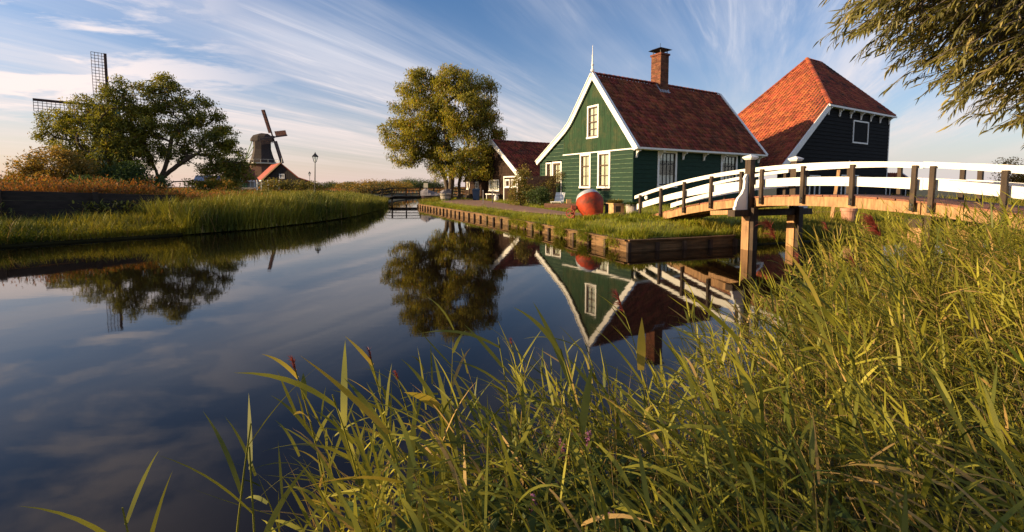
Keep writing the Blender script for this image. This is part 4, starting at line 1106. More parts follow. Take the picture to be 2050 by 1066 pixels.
# ------------------------------------------------------------------ street lamps
def street_lamp(loc, label):
    t = thing('street_lamp', label, 'street lamp', loc, 0, 'black lantern street lamps on the left bank')
    MB().lathe([(.11, -.3), (.11, .0), (.12, .05), (.085, .12), (.075, .7), (.09, .74), (.05, .80), (.042, 2.4), (.034, 3.05), (.05, 3.08), (.05, 3.12), (.02, 3.14)], 10).build('pole', M['iron'], t)
    m = MB()
    for i in range(6):
        a = 2 * math.pi * i / 6; c = 2 * math.pi * (i + 1) / 6
        f = lambda an, r_, z: Vector((math.cos(an) * r_, math.sin(an) * r_, z))
        m.tube([f(a, .11, 3.14), f(a, .25, 3.62)], .016, 4); m.tube([f(a, .25, 3.62), f(c, .25, 3.62)], .018, 4); m.tube([f(a, .11, 3.14), f(c, .11, 3.14)], .015, 4)
    m.lathe([(.30, 3.62), (.29, 3.66), (.16, 3.80), (.10, 3.84), (.10, 3.89), (.04, 3.93), (.025, 4.02), (.0, 4.08)], 6)
    ln = m.build('lantern', M['iron'], t)
    for i in range(6):
        a = 2 * math.pi * i / 6; c = 2 * math.pi * (i + 1) / 6
        MB().add([f(a, .105, 3.15), f(c, .105, 3.15), f(c, .24, 3.61), f(a, .24, 3.61)], [(0, 1, 2, 3)]).build('pane', M['glass'], ln)
    MB().lathe([(.02, 3.14), (.045, 3.2), (.05, 3.34), (.02, 3.4)], 8).build('bulb', M['stone_white'], ln)
    return t
t = street_lamp((-17.75, 41, .55), 'black lantern street lamp standing tallest above the left bank reeds')
t.rotation_euler = (0, R(2.2), 0)
street_lamp((-40.3, 91, .5), 'small distant street lamp beside the black mill barn')

# ------------------------------------------------------------------ windmills
def windmill(loc, label, hub_z, sail_r, nrm, ang, body, capc, stage_z, rad0, rad1, boards_on, tilt=0.0):
    t = thing('windmill', label, 'windmill', loc, 0, 'windmills on the left horizon')
    nrm = Vector(nrm).normalized()
    zt = hub_z - 1.3
    prof = [(rad0 * 1.0, stage_z), (rad0 * .80, stage_z + (zt - stage_z) * .3), (rad0 * .66, stage_z + (zt - stage_z) * .62), (rad1, zt)]
    MB().lathe(prof, 8, Matrix.Rotation(R(22.5), 4, 'Z')).build('smock', body, t)
    MB().lathe([(rad0 * 1.02, -.2), (rad0 * 1.02, stage_z * .55), (rad0 * 1.0, stage_z - .3)], 8, Matrix.Rotation(R(22.5), 4, 'Z')).build('base', M['brown_timber'], t)
    MB().lathe([(rad0 * 1.0, stage_z - .5), (rad0 * 1.38, stage_z - .3), (rad0 * 1.38, stage_z - .02), (rad0 * .98, stage_z - .02)], 16, cap=False).build('stage', M['cream'], t)
    m = MB()
    for i in range(16):
        a = 2 * math.pi * i / 16; m.tube([(math.cos(a) * rad0 * 1.36, math.sin(a) * rad0 * 1.36, stage_z), (math.cos(a) * rad0 * 1.36, math.sin(a) * rad0 * 1.36, stage_z + 1.0)], .05, 4)
        c = 2 * math.pi * (i + 1) / 16; m.tube([(math.cos(a) * rad0 * 1.36, math.sin(a) * rad0 * 1.36, stage_z + 1.0), (math.cos(c) * rad0 * 1.36, math.sin(c) * rad0 * 1.36, stage_z + 1.0)], .05, 4)
    m.build('stage_railing', M['cream'], t)
    # boat-shaped cap along the shaft
    s = Vector((-nrm.y, nrm.x, 0)).normalized(); h = Vector((nrm.x, nrm.y, 0)).normalized(); Z = Vector((0, 0, 1))
    m = MB(); vs = []; secs = [(-1.25, .45, .8), (-.85, .85, 1.35), (0, 1.0, 1.7), (.8, .9, 1.55), (1.1, .65, 1.2)]
    for d, ww, hh in secs:
        for q in range(7):
            a = math.pi * q / 6; vs.append(h * d * rad1 + s * (-math.cos(a) * ww * rad1) + Z * (zt - .1 + math.sin(a) ** .8 * hh * rad1 * .62))
    fs = [tuple(range(7)), tuple(range(28, 35))]
    for i in range(4):
        for q in range(6): fs.append((i * 7 + q, i * 7 + q + 1, i * 7 + 8 + q, i * 7 + 7 + q))
        fs.append((i * 7, i * 7 + 7, i * 7 + 13, i * 7 + 6))
    m.add(vs, fs); m.build('mill_cap', capc, t)
    hub = h * (rad1 * 1.15 + .9) + Z * hub_z
    MB().tube([hub - h * 2.2 + Z * .05, hub + h * .3], [.35, .4], 8).build('shaft', M['sail_wood'], t)
    # tail beams
    m = MB(); tb = -h * rad1 * 1.3 + Z * (zt + .6)
    m.tube([tb + s * .4, -h * (rad0 + 2.0) + Z * (stage_z + .8)], .14, 5); m.tube([s * rad1 * .9 + Z * (zt + .3), -h * (rad0 + 2.0) + Z * (stage_z + .8)], .12, 5); m.tube([-s * rad1 * .9 + Z * (zt + .3), -h * (rad0 + 2.0) + Z * (stage_z + .8)], .12, 5)
    m.build('tail_pole', M['pale_green'], t)
    uu = s; Zt = Z * math.cos(tilt) - h * math.sin(tilt)
    for q in range(4):
        a = ang + q * math.pi / 2
        dr = uu * math.sin(a) + Zt * math.cos(a); ts = Zt * math.sin(a) - uu * math.cos(a)   # along, across
        c = hub + h * (.2 if q % 2 else -.2)
        sl = MB(); sl.beam(c, c + dr * sail_r, .42, .30, up=h); so = sl.build('sail', M['sail_wood'], t)
        lt = MB(); w0 = sail_r * .20
        r0 = sail_r * .16
        nbar = 15
        for i in range(nbar + 1):
            r_ = r0 + (sail_r - r0 - .05) * i / nbar
            lt.beam(c + dr * r_ - ts * .12, c + dr * r_ + ts * w0, .075, .075, up=h)
        for j in range(1, 5): lt.beam(c + dr * r0 + ts * (w0 * j / 4), c + dr * (sail_r - .05) + ts * (w0 * j / 4), .075, .075, up=h)
        lt.build('sail_lattice', M['sail_wood'], so)
        if boards_on and q != 3:
            lb_ = MB(); lb_.hexa([c + dr * r0 + ts * .18 - h * .03, c + dr * sail_r + ts * .18 - h * .03, c + dr * sail_r + ts * .18, c + dr * r0 + ts * .18, c + dr * r0 + ts * w0 - h * .03, c + dr * sail_r + ts * w0 - h * .03, c + dr * sail_r + ts * w0, c + dr * r0 + ts * w0])
            lb_.build('sail_cloth', M['sail_canvas'], so)
    return t
windmill((-82.2, 151, 0), 'brown thatched windmill with pinkish sails behind the red roofed barn', 17.7, 8.9, (1, -.03, 0), R(-10), M['thatch'], M['thatch'], 9.2, 3.95, 2.6, True, R(11))
windmill((-77.5, 88.2, 0), 'tall green windmill with dark lattice sails rising behind the big left tree', 16.3, 9.7, (.72, -.69, 0), R(0), M['mill_green'], M['mill_green'], 5.0, 3.6, 2.2, False)

# barn, sheds and fence by the far mill
ba = thing('mill_barn', 'black gabled barn with orange tiled roof in front of the brown windmill', 'barn', (-60.5, 120, .4))
bp = [(-4.7, -.5), (7.3, -.5), (7.3, 2.6), (4.6, 3.4), (0, 7.2), (-4.7, 3.0)]
MB().prism(bp, lambda x, z: Vector((x, 0, z)), lambda x, z: Vector((x - 9, 12, z))).build('wall', M['black_wood'], ba)
for i in range(19):
    x = -4.6 + i * .62
    zt_ = 3.0 + (x + 4.7) * .893 if x < 0 else (7.2 - x * .826 if x < 4.6 else 3.4 - (x - 4.6) * .296)
    MB().box((x, -.06, -.5), (x + .57, -.005, max(1.2, zt_ - .45))).build('upright_board', M['black_wood'], ba)
window(ba, (0, -.06, 0), (1, 0, 0), (0, -1, 0), (-.6, .8, 3.2, 4.4), 3, 2, M['white'], M['white'], cur=None, fw=.16, bar=.08)
window(ba, (0, -.06, 0), (1, 0, 0), (0, -1, 0), (-2.2, -.4, .3, 1.9), 2, 2, M['pale_green'], M['white'], cur=None, fw=.16, bar=.08)
panel([Vector((-5.1, -.35, 2.75)), Vector((.05, -.35, 7.35)), Vector((-8.9, 12, 7.35)), Vector((-14.1, 12, 2.75))], .15).build('roof', M['tile_orange'], ba)
panel([Vector((.05, -.35, 7.35)), Vector((4.6, -.35, 3.55)), Vector((-4.4, 12, 3.55)), Vector((-8.95, 12, 7.35))], .15).build('roof', M['tile_orange'], ba)
panel([Vector((4.6, -.35, 3.54)), Vector((7.6, -.35, 2.6)), Vector((-1.4, 12, 2.6)), Vector((-4.4, 12, 3.54))], .15).build('roof', M['tile_orange'], ba)
MB().tube([(.1, .2, 7.3), (.1, .2, 8.6)], .08, 5).build('finial', M['cream'], ba)
MB().beam((-5.2, -.4, 2.65), (-.0, -.4, 7.3), .1, .3).build('barge_board', M['tan_wood'], ba)
MB().beam((-14.2, 12, 2.62), (-5.15, -.4, 2.62), .12, .28).build('gutter', M['white'], ba)
gs = thing('green_shed', 'pale green gabled shed with white edging left of the mill barn', 'shed', (-55.2, 90, .4))
gp = [(-1.9, -.3), (1.5, -.3), (1.5, 2.3), (.7, 4.0), (-1.9, 4.0)]
MB().prism([(-2.2, -.3), (1.8, -.3), (1.8, 2.6), (.2, 5.2), (-2.2, 3.0)], lambda x, z: Vector((x, 0, z)), lambda x, z: Vector((x, 6, z))).build('wall', M['pale_green'], gs)
for i in range(9): MB().box((-2.2, -.05, -.2 + i * .33), (1.8, -.002, .1 + i * .33)).build('siding_board', M['pale_green'], gs)
panel([Vector((.2, -.2, 5.3)), Vector((2.3, -.2, 1.9)), Vector((2.3, 6, 1.9)), Vector((.2, 6, 5.3))], .1).build('roof', M['tile_dark'], gs)
panel([Vector((.2, -.2, 5.29)), Vector((-2.6, -.2, 2.7)), Vector((-2.6, 6, 2.7)), Vector((.2, 6, 5.29))], .1).build('roof', M['tile_dark'], gs)
MB().beam((.15, -.28, 5.35), (2.35, -.28, 1.85), .1, .28, up=(0, -1, 0)).build('barge_board', M['white'], gs)
gy = thing('grey_shed', 'low grey shed with red roof between green shed and mill barn', 'shed', (-54.4, 92, .4))
MB().box((0, 0, -.3), (2.6, 4, 2.0)).build('wall', M['concrete'], gy)
panel([Vector((-.2, -.3, 2.3)), Vector((2.8, -.3, 2.3)), Vector((1.4, 2.2, 4.6)), Vector((-1.4, 2.2, 4.6))], .1).build('roof', M['tile_dark'], gy)
MB().box((-.2, -.38, 2.05), (2.8, -.3, 2.35)).build('gutter', M['white'], gy)
for i in range(4): MB().box((.02 + i * .8, -.06, -.3), (.12 + i * .8, -.003, 2.0)).build('batten', M['white'], gy)
t = thing('blue_shelter', 'bright blue sheeted shelter half hidden under the left tree', 'shelter', (-55.5, 86, .4))
MB().hexa([(-4.3, 0, -.3), (-1.0, 0, -.3), (-1.0, 3, -.3), (-4.3, 3, -.3), (-4.3, 0, 2.2), (-1.0, 0, 2.2), (-1.0, 3, 2.2), (-4.3, 3, 2.2)]).build('body', M['brown_timber'], t)
MB().prism([(-4.4, 2.2), (-.9, 2.2), (-1.4, 3.2), (-3.9, 3.2)], lambda x, z: Vector((x, -.2, z)), lambda x, z: Vector((x, 3.2, z))).build('roof_sheet', M['blue_bright'], t)
dk = tag(MB().box((-52.3 - 1.0, 79, .2), (-52.3 + .5, 80, 3.0)).box((-53.4, 78.9, 3.003), (-51.7, 80.1, 3.12)).build('oil_tank', M['black_wood']), 'dark upright tank beside the green shed', 'tank')
fe = thing('picket_fence', 'white posts and green panels fencing the mill yard', 'fence', (-44.8, 80, .4))
for i, x in enumerate((0, .75, 1.9, 2.9, 3.9)):
    MB().box((x, 0, -.3), (x + .16, .16, 2.0)).build('post', M['white'], fe); MB().lathe([(.05, 2.0), (.13, 2.08), (.13, 2.16), (.02, 2.28)], 8, Matrix.Translation((x + .08, .08, 0))).build('finial', M['white'], fe)
    if i < 4: MB().box((x + .17, .05, -.2), ((.75, 1.9, 2.9, 3.9)[i] - .01, .1, 1.35)).build('panel', M['mill_green'], fe)
fe2 = thing('white_rail_fence', 'long low white rail fence across the field below the mill', 'fence', (-48.0, 72, .55))
MB().box((-2.5, 0, .62), (7.6, .07, .78)).build('rail', M['concrete'], fe2)
for i in range(10): MB().box((-2.4 + i * 1.1, .075, -.3), (-2.26 + i * 1.1, .18, .85)).build('post', M['concrete'], fe2)

# ------------------------------------------------------------------ plants: leaves and blades in bulk
def blades(P, az, el, length, width, droop, K=4, roll=None, prof='grass'):
    """curved tapering blades; returns verts, quads, tris"""
    P = np.asarray(P, float); N = len(P)
    az, el, length, width, droop = [np.broadcast_to(np.asarray(v, float), (N,)) for v in (az, el, length, width, droop)]
    roll = np.zeros(N) if roll is None else np.broadcast_to(roll, (N,))
    pos = P.copy(); V = np.zeros((N, 2 * K + 1, 3))
    ca, sa = np.cos(az), np.sin(az)
    for k in range(K + 1):
        s = k / K
        e = el - droop * s ** 1.3
        if prof == 'grass': wv = width * (1 - s) ** .6
        elif prof == 'stem': wv = width * (1 - .7 * s)
        else: wv = width * (.30 + .70 * np.sin(np.pi * min(1, s * 1.0 + .18)) ** .8 if s < .98 else 0)
        side = np.stack([-sa * np.cos(roll) - np.sin(e) * ca * np.sin(roll), ca * np.cos(roll) - np.sin(e) * sa * np.sin(roll), np.cos(e) * np.sin(roll)], 1)
        if k == K: V[:, 2 * K] = pos
        else:
            V[:, 2 * k] = pos - side * (np.asarray(wv) / 2)[:, None]; V[:, 2 * k + 1] = pos + side * (np.asarray(wv) / 2)[:, None]
            st = length / K
            pos = pos + np.stack([np.cos(e) * ca, np.cos(e) * sa, np.sin(e)], 1) * st[:, None]
    base = (np.arange(N) * (2 * K + 1))[:, None]
    Q = np.concatenate([base + np.array([2 * k, 2 * k + 1, 2 * k + 3, 2 * k + 2]) for k in range(K - 1)]) if K > 1 else np.zeros((0, 4), int)
    T = base + np.array([2 * K - 2, 2 * K - 1, 2 * K])
    return V.reshape(-1, 3), Q, T

def join_mesh(parts):
    V, Q, T, b = [], [], [], 0
    for v, q, t in parts:
        V.append(v); Q.append(q + b); T.append(t + b); b += len(v)
    return np.concatenate(V), [np.concatenate(Q), np.concatenate(T)]

def sample_poly(poly, n, seed):
    r = np.random.default_rng(seed); xs = [p[0] for p in poly]; ys = [p[1] for p in poly]
    out = np.zeros((0, 2))
    while len(out) < n:
        p = np.stack([r.uniform(min(xs), max(xs), n * 2), r.uniform(min(ys), max(ys), n * 2)], 1)
        out = np.concatenate([out, p[inside(p, poly)]])
    return out[:n]

def along(line, n, d0, d1, seed, side=1):
    """points beside a polyline, d0..d1 to its left (side 1) or right"""
    r = np.random.default_rng(seed); L = np.array(line, float)
    seg = np.linalg.norm(L[1:] - L[:-1], axis=1); c = np.concatenate([[0], np.cumsum(seg)])
    t = r.uniform(0, c[-1], n); i = np.clip(np.searchsorted(c, t) - 1, 0, len(seg) - 1)
    f = (t - c[i]) / seg[i]; d = (L[i + 1] - L[i]) / seg[i][:, None]
    nn = np.stack([-d[:, 1], d[:, 0]], 1) * side
    return L[i] + d * (f * seg[i])[:, None] + nn * r.uniform(d0, d1, n)[:, None]

def clumpy(P, scale, lo, seed=0):
    """0..1 patchiness from a few random waves"""
    r = np.random.default_rng(seed); v = np.zeros(len(P))
    for i in range(7):
        a = r.uniform(0, 6.28); k = r.uniform(.6, 1.8) / scale; v += np.sin(P[:, 0] * math.cos(a) * k * 6.28 + P[:, 1] * math.sin(a) * k * 6.28 + r.uniform(0, 6.28))
    return np.clip(.5 + v / 6, lo, 1)

def at_z(P2, zf, dz=0): return np.concatenate([P2, (zf(P2) + dz)[:, None]], 1)

def stuff(name, parts, mat):
    v, f = join_mesh(parts)
    return tag(np_mesh(name, v, f, mat), kind='stuff')

WIND = math.atan2(.35, -.94)

# ---- lawn on the house bank
p = sample_poly(LAWN, 260000, 3)
dq, _ = pdist(p, RIGHT); p = p[np.random.default_rng(6).random(len(p)) < np.where((dq < 5.5) & (p[:, 1] < 24), 1.0, .30)]
pd_path = inside(p, PATH); p = p[~pd_path]
N = len(p); r = np.random.default_rng(4); h = (.070 + .095 * clumpy(p, 1.2, .0, 2)) * r.uniform(.6, 1.4, N) * (1 + (p[:, 1] > 22) * .5)
stuff('lawn_grass', [blades(at_z(p, z_main, .01), r.uniform(0, 6.28, N), r.uniform(.9, 1.5, N), h, r.uniform(.008, .016, N), r.uniform(.2, .9, N), 2)], M['grass'])
# taller grass along the quay edge, hanging over the cap boards in places
E1_ = along(RIGHT[4:10], 26000, .07, .6, 6, 1)
dd, _ = pdist(E1_, RIGHT); 
N = len(E1_); cl = clumpy(E1_, 1.3, 0, 9); k_ = np.random.default_rng(8).random(N) < cl * 1.1; E1_ = E1_[k_]; N = len(E1_); cl = cl[k_]
h = (.08 + .20 * cl) * r.uniform(.6, 1.3, N)
stuff('quay_edge_grass', [blades(at_z(E1_, lambda q: np.maximum(z_main(q), .27)), r.uniform(0, 6.28, N), r.uniform(.8, 1.5, N), h, r.uniform(.008, .016, N), r.uniform(.4, 1.6, N), 3)], M['grass'])
# plants hanging down the quay face
E2_ = along(RIGHT[4:9], 20000, -.10, -.02, 16, 1); cl = clumpy(E2_, 1.8, 0, 19); k_ = (np.random.default_rng(8).random(len(E2_)) < np.clip((cl - .55) * 2.2, 0, 1) * np.clip((E2_[:, 0] + 1.5) / 2, 0, 1)) ; E2_ = E2_[k_]; N = len(E2_)
stuff('quay_face_weeds', [blades(np.concatenate([E2_, r.uniform(.05, .30, N)[:, None]], 1), math.pi + r.normal(.3, .7, N), r.uniform(-.2, 1.2, N), r.uniform(.08, .28, N), r.uniform(.010, .022, N), r.uniform(.8, 2.0, N), 3, prof='leaf')], M['grass'])
# leafy weed patches on the lawn
W_ = [(2.95, 15.05, .42), (3.3, 14.9, .35), (2.45, 14.8, .3), (4.2, 14.2, .45), (4.5, 13.8, .4), (4.05, 14.9, .35), (5.2, 12.8, .5), (3.4, 13.5, .3), (5.9, 12.3, .5), (1.9, 14.4, .25)]
pp = np.concatenate([np.array([[x, y]]) + np.random.default_rng(int(x * 100)).normal(0, q * .42, (520, 2)) for x, y, q in W_]); N = len(pp)
stuff('lawn_weeds', [blades(at_z(pp, z_main, .02), r.uniform(0, 6.28, N), r.uniform(.5, 1.4, N), r.uniform(.08, .24, N), r.uniform(.014, .03, N), r.uniform(.5, 1.7, N), 3, prof='leaf')], M['grass'])
# natural bank right of the quay, under and beyond the bridge
pp = along(RIGHT[9:13], 16000, -.05, 1.4, 21, 1); pp = pp[inside(pp, MAIN_POLY)]; N = len(pp)
stuff('far_bank_grass', [blades(at_z(pp, z_main, .0), r.uniform(0, 6.28, N), r.uniform(.8, 1.5, N), r.uniform(.10, .38, N), r.uniform(.010, .02, N), r.uniform(.4, 1.5, N), 3)], M['bank_grass'])
pp = along([(9.5, 14.4), (16, 17), (26, 19), (44, 22)], 14000, 0, 5, 22, 1); N = len(pp)
stuff('right_bank_weeds', [blades(at_z(pp, z_main, .0), r.uniform(0, 6.28, N), r.uniform(.8, 1.5, N), r.uniform(.15, .5, N) * (1 + (pp[:, 0] > 17) * .9), r.uniform(.014, .03, N), r.uniform(.4, 1.4, N), 3)], M['bank_grass'])
# cut bank of the small reeds at the head of the canal, right hand side
pp = along(RIGHT[2:5], 3000, -.2, 1.3, 23, 1); pp = pp[inside(pp, MAIN_POLY)]; N = len(pp)
stuff('canal_head_grass', [blades(at_z(pp, z_main, .0), r.uniform(0, 6.28, N), r.uniform(.9, 1.5, N), r.uniform(.2, .55, N), r.uniform(.015, .03, N), r.uniform(.3, 1.2, N), 3)], M['bank_grass'])

# ---- left bank: grassy strip below the wall, tall reeds farther along, meadow behind
strip_l = LEFT[1:5]
pp = along(strip_l, 34000, -.25, 3.3, 31, 1); N = len(pp); dl, _ = pdist(pp, LEFT)
h = (.22 + .25 * clumpy(pp, 1.4, 0, 5)) * r.uniform(.6, 1.25, N) * (.75 + .35 * sm(dl, .2, 1.8))
stuff('strip_grass', [blades(at_z(pp, z_main, .0), r.uniform(0, 6.28, N), r.uniform(1.0, 1.52, N), h, r.uniform(.012, .024, N), r.uniform(.3, 1.5, N), 3)], M['bank_grass'])
reed_l = LEFT[4:9]
pp = along(LEFT[1:9], 11000, -.30, .12, 37, 1); N = len(pp); rw_ = np.random.default_rng(39)
stuff('overhanging_grass', [blades(at_z(pp, z_main, .03), math.atan2(-.6, .8) + rw_.normal(0, .8, N), rw_.uniform(.7, 1.45, N), rw_.uniform(.25, .6, N), rw_.uniform(.012, .026, N), rw_.uniform(1.0, 2.2, N), 4)], M['bank_reed'])
pp = along(reed_l, 26000, -.35, 3.4, 32, 1); N = len(pp); dl, _ = pdist(pp, LEFT)
h = (.85 + .38 * clumpy(pp, 2.2, 0, 6)) * r.uniform(.72, 1.1, N) * (1 - .38 * sm(dl, 1.0, 3.6)) * (1 - .25 * sm(pp[:, 1], 21, 29))
stuff('bank_reeds', [blades(at_z(pp, z_main, -.05), r.uniform(0, 6.28, N), r.uniform(1.15, 1.54, N), h, r.uniform(.016, .040, N), r.uniform(.15, 1.1, N), 4),
                     ], M['bank_reed'])
pp = along(LEFT[8:11], 5000, -.3, 3, 33, 1); N = len(pp)
stuff('canal_head_reeds', [blades(at_z(pp, z_main, -.05), r.uniform(0, 6.28, N), r.uniform(1.15, 1.54, N), r.uniform(.4, .85, N), r.uniform(.02, .04, N), r.uniform(.2, 1.0, N), 3)], M['bank_reed'])
MEAD = [(-12.6, 17.2), (-11, 18.5), (-11, 23), (-12, 32), (-14, 44), (-22, 60), (-60, 60), (-50, 35), (-30, 22), (-20, 16)]
pp = sample_poly(MEAD, 42000, 34); dl, _ = pdist(pp, LEFT); N = len(pp)
sz = 1 + sm(pp[:, 1], 22, 55) * 1.6
h = (.18 + .26 * clumpy(pp, 4, 0, 7)) * r.uniform(.6, 1.3, N) * (1 + .15 * (sz - 1))
stuff('meadow_grass', [blades(at_z(pp, z_main, -.03), r.uniform(0, 6.28, N), r.uniform(1.0, 1.52, N), h, r.uniform(.018, .034, N) * sz, r.uniform(.2, 1.0, N), 3)], M['bank_grass'])
# orange-red weeds behind the wall
pp = along([(-40, -8), (-27, 5), (-16.6, 14.6), (-12.7, 17.8), (-10.8, 21.5)], 34000, .2, 4.6, 35, 1); N = len(pp)
h = (.30 + .42 * clumpy(pp, 2.0, 0, 8)) * r.uniform(.6, 1.3, N)
r9 = np.random.default_rng(36)
stuff('red_weeds', [blades(at_z(pp, z_main, -.02), r.uniform(0, 6.28, N), r.uniform(.9, 1.5, N), h * .8, r.uniform(.006, .014, N), r.uniform(.2, 1.0, N), 3, prof='stem')]
      + [blades(at_z(pp, z_main, 0) + np.stack([r9.normal(0, .06, N), r9.normal(0, .06, N), h * r9.uniform(.25, .95, N)], 1), r9.uniform(0, 6.28, N), r9.uniform(-.4, 1.3, N), r9.uniform(.07, .17, N), r9.uniform(.025, .05, N), r9.uniform(.2, 1.4, N), 2, prof='leaf') for _ in range(3)], M['red_weed'])
# a few leafy weeds growing against the foot of the wall
pp = np.concatenate([np.random.default_rng(int(x * -10)).normal(0, .22, (260, 2)) + np.array([[x, y]]) for x, y in ((-14.0, 15.2), (-13.4, 15.7), (-12.9, 16.0), (-15.6, 13.4))]); N = len(pp); r9 = np.random.default_rng(38)
stuff('wall_weeds', [blades(at_z(pp, z_main, 0) + np.stack([np.zeros(N), np.zeros(N), r9.uniform(0, .65, N)], 1), r9.uniform(0, 6.28, N), r9.uniform(-.3, 1.2, N), r9.uniform(.10, .22, N), r9.uniform(.03, .06, N), r9.uniform(.2, 1.4, N), 3, prof='leaf')], M['bank_grass'])
# far field tufts out to the trees
pp = np.stack([r.uniform(-120, 30, 26000), 60 + 150 * r.random(26000) ** 1.5], 1); pp = pp[(pp[:, 0] > -1.1 * pp[:, 1] - 5) & (pp[:, 0] < .2 * pp[:, 1])]; N = len(pp)
stuff('field_grass', [blades(at_z(pp, z_main, -.05), r.uniform(0, 6.28, N), r.uniform(1.0, 1.5, N), r.uniform(.25, .55, N) * (1 + pp[:, 1] / 400), r.uniform(.05, .12, N) * (pp[:, 1] / 80), r.uniform(.2, 1.0, N), 2)], M['red_weed'])

# ------------------------------------------------------------------ trees
def leaves(C, n, spread, size, seed, down=.5, aspect=.28, flat=.0):
    """leaf quads scattered round clump centres C (N,3)"""
    r = np.random.default_rng(seed); C = np.repeat(C, n, 0); N = len(C)
    spread = np.asarray(spread, float)
    c = C + np.clip(r.normal(0, 1, (N, 3)), -1.7, 1.7) * spread
    d = r.normal(0, 1, (N, 3)); d[:, 2] -= down * 1.6; d += np.array([-.25, .1, 0]); d /= np.linalg.norm(d, axis=1)[:, None]
    q = r.normal(0, 1, (N, 3)); s = np.cross(d, q); s /= np.linalg.norm(s, axis=1)[:, None]
    L = size * r.uniform(.6, 1.35, N)[:, None]; W_ = L * aspect
    nn = np.cross(s, d) * L * .08
    V = np.stack([c - d * L * .5, c + s * W_ * .5 - d * L * .05 + nn, c + d * L * .5, c - s * W_ * .5 - d * L * .05 + nn], 1)
    F = (np.arange(N) * 4)[:, None] + np.array([0, 1, 2, 3])
    return V.reshape(-1, 3), F

def branch_mesh(m, nodes, par, rad):
    """nodes list of Vector, par list of parent indices, grown as tubes chain by chain"""
    kids = {}
    for i, p in enumerate(par):
        if p >= 0: kids.setdefault(p, []).append(i)
    def chain(start, frm):
        pts = [nodes[frm]] if frm >= 0 else []; rs = [min(rad[frm], rad[start] * 1.25)] if frm >= 0 else []
        i = start
        while True:
            pts.append(nodes[i]); rs.append(rad[i]); ks = sorted(kids.get(i, []), key=lambda q: -rad[q])
            for q in ks[1:]: todo.append((q, i))
            if not ks: break
            i = ks[0]
        if len(pts) > 1: m.tube(pts, rs, 8 if rs[0] > .12 else (5 if rs[0] > .03 else 3), cap=False)
    todo = [(i, -1) for i, p in enumerate(par) if p < 0]
    while todo: chain(*todo.pop())

def tree(name, label, cat, loc, trunks, lobes, nclump, nleaf, lsize, lmat, bmat, seed, group=None, spread=.34, down=.5, r_trunk=.28, aspect=.28, shell=.55, twig=.012):
    """trunks: polylines (local) of the stems; lobes: (x, y, z, rx, ry, rz) of the crown"""
    t = thing(name, label, cat, loc, 0, group)
    r = np.random.default_rng(seed); rp = random.Random(seed)
    lob = np.array(lobes, float); vol = lob[:, 3] * lob[:, 4] * lob[:, 5]; pick = r.choice(len(lob), nclump, p=vol ** .75 / (vol ** .75).sum())
    d = r.normal(0, 1, (nclump, 3)); d /= np.linalg.norm(d, axis=1)[:, None]
    rad_ = (shell + (1 - shell) * r.random(nclump)) ** .8
    Cn = lob[pick, :3] + d * lob[pick, 3:6] * rad_[:, None]
    nodes, par = [], []
    for pl in trunks:
        pr = -1
        for a, b in zip(pl[:-1], pl[1:]):
            a, b = Vector(a), Vector(b); n = max(2, int((b - a).length / .5))
            for i in range(n):
                if pr == -1 and i == 0: nodes.append(a); par.append(-1); pr = len(nodes) - 1; continue
                nodes.append(a.lerp(b, i / n) + Vector((rp.uniform(-.04, .04), rp.uniform(-.04, .04), 0))); par.append(pr); pr = len(nodes) - 1
        nodes.append(Vector(pl[-1])); par.append(pr)
    cen = np.mean([np.array(pl[-1]) for pl in trunks], 0)
    order = np.argsort(np.linalg.norm(Cn - cen, axis=1))
    arr = np.array([list(v) for v in nodes]); tips = []
    z0 = min(pl[0][2] for pl in trunks)
    low_ok = z0 + .45 * (max(pl[-1][2] for pl in trunks) - z0)
    for ci in order:
        c = Cn[ci]; dv = arr - c; dist = np.linalg.norm(dv, axis=1)
        cost = dist + .9 * np.maximum(0, arr[:, 2] - c[2]) + np.where(arr[:, 2] < low_ok, 3.0, 0)
        j = int(np.argmin(cost)); a = nodes[j]; b = Vector(c); L = (b - a).length; n = max(1, int(L / .55)); pr = j
        for i in range(1, n + 1):
            f = i / n; q = a.lerp(b, f) + Vector((rp.gauss(0, .05), rp.gauss(0, .05), .12 * L * math.sin(f * math.pi) * .6))
            nodes.append(q); par.append(pr); pr = len(nodes) - 1
        tips.append(pr); arr = np.array([list(v) for v in nodes])
    load = [0.0] * len(nodes)
    for i in tips: load[i] += 1
    for i in range(len(nodes) - 1, -1, -1):
        if par[i] >= 0 and par[i] < i: load[par[i]] += load[i]
    mx_ = max(load); rad = [max(twig, r_trunk * (l / mx_) ** .45) for l in load]
    m = MB(); branch_mesh(m, nodes, par, rad)
    for pl in trunks:
        p0 = Vector(pl[0]); m.tube([p0 - Vector((0, 0, .4)), p0 + Vector((0, 0, .02)), p0 + Vector((0, 0, .5))], [r_trunk * 1.7, r_trunk * 1.35, r_trunk * .9], 9, cap=False)
    m.build('trunk', bmat, t, smooth=True, fixn=False)
    Cl = np.array([list(nodes[i]) for i in tips])
    k = r.uniform(.4, 1.7, len(Cl)); Vs, Fs, b = [], [], 0
    for lo, hi in ((0, .8), (.8, 1.2), (1.2, 2)):
        sel = (k >= lo) & (k < hi)
        if sel.sum() == 0: continue
        v, f = leaves(Cl[sel], max(3, int(nleaf * (lo + hi) / 2)), np.array([spread, spread, spread * .7]) * (.75 + .3 * (lo + hi) / 2), lsize, seed + int(lo * 10) + 1, down, aspect)
        Vs.append(v); Fs.append(f + b); b += len(v)
    np_mesh('crown', np.concatenate(Vs), np.concatenate(Fs), lmat, t)
    return t

def px(x, y, D): return ((x - 1025) / 911 * D, D, 1.5 - (y - 374) / 911 * D)

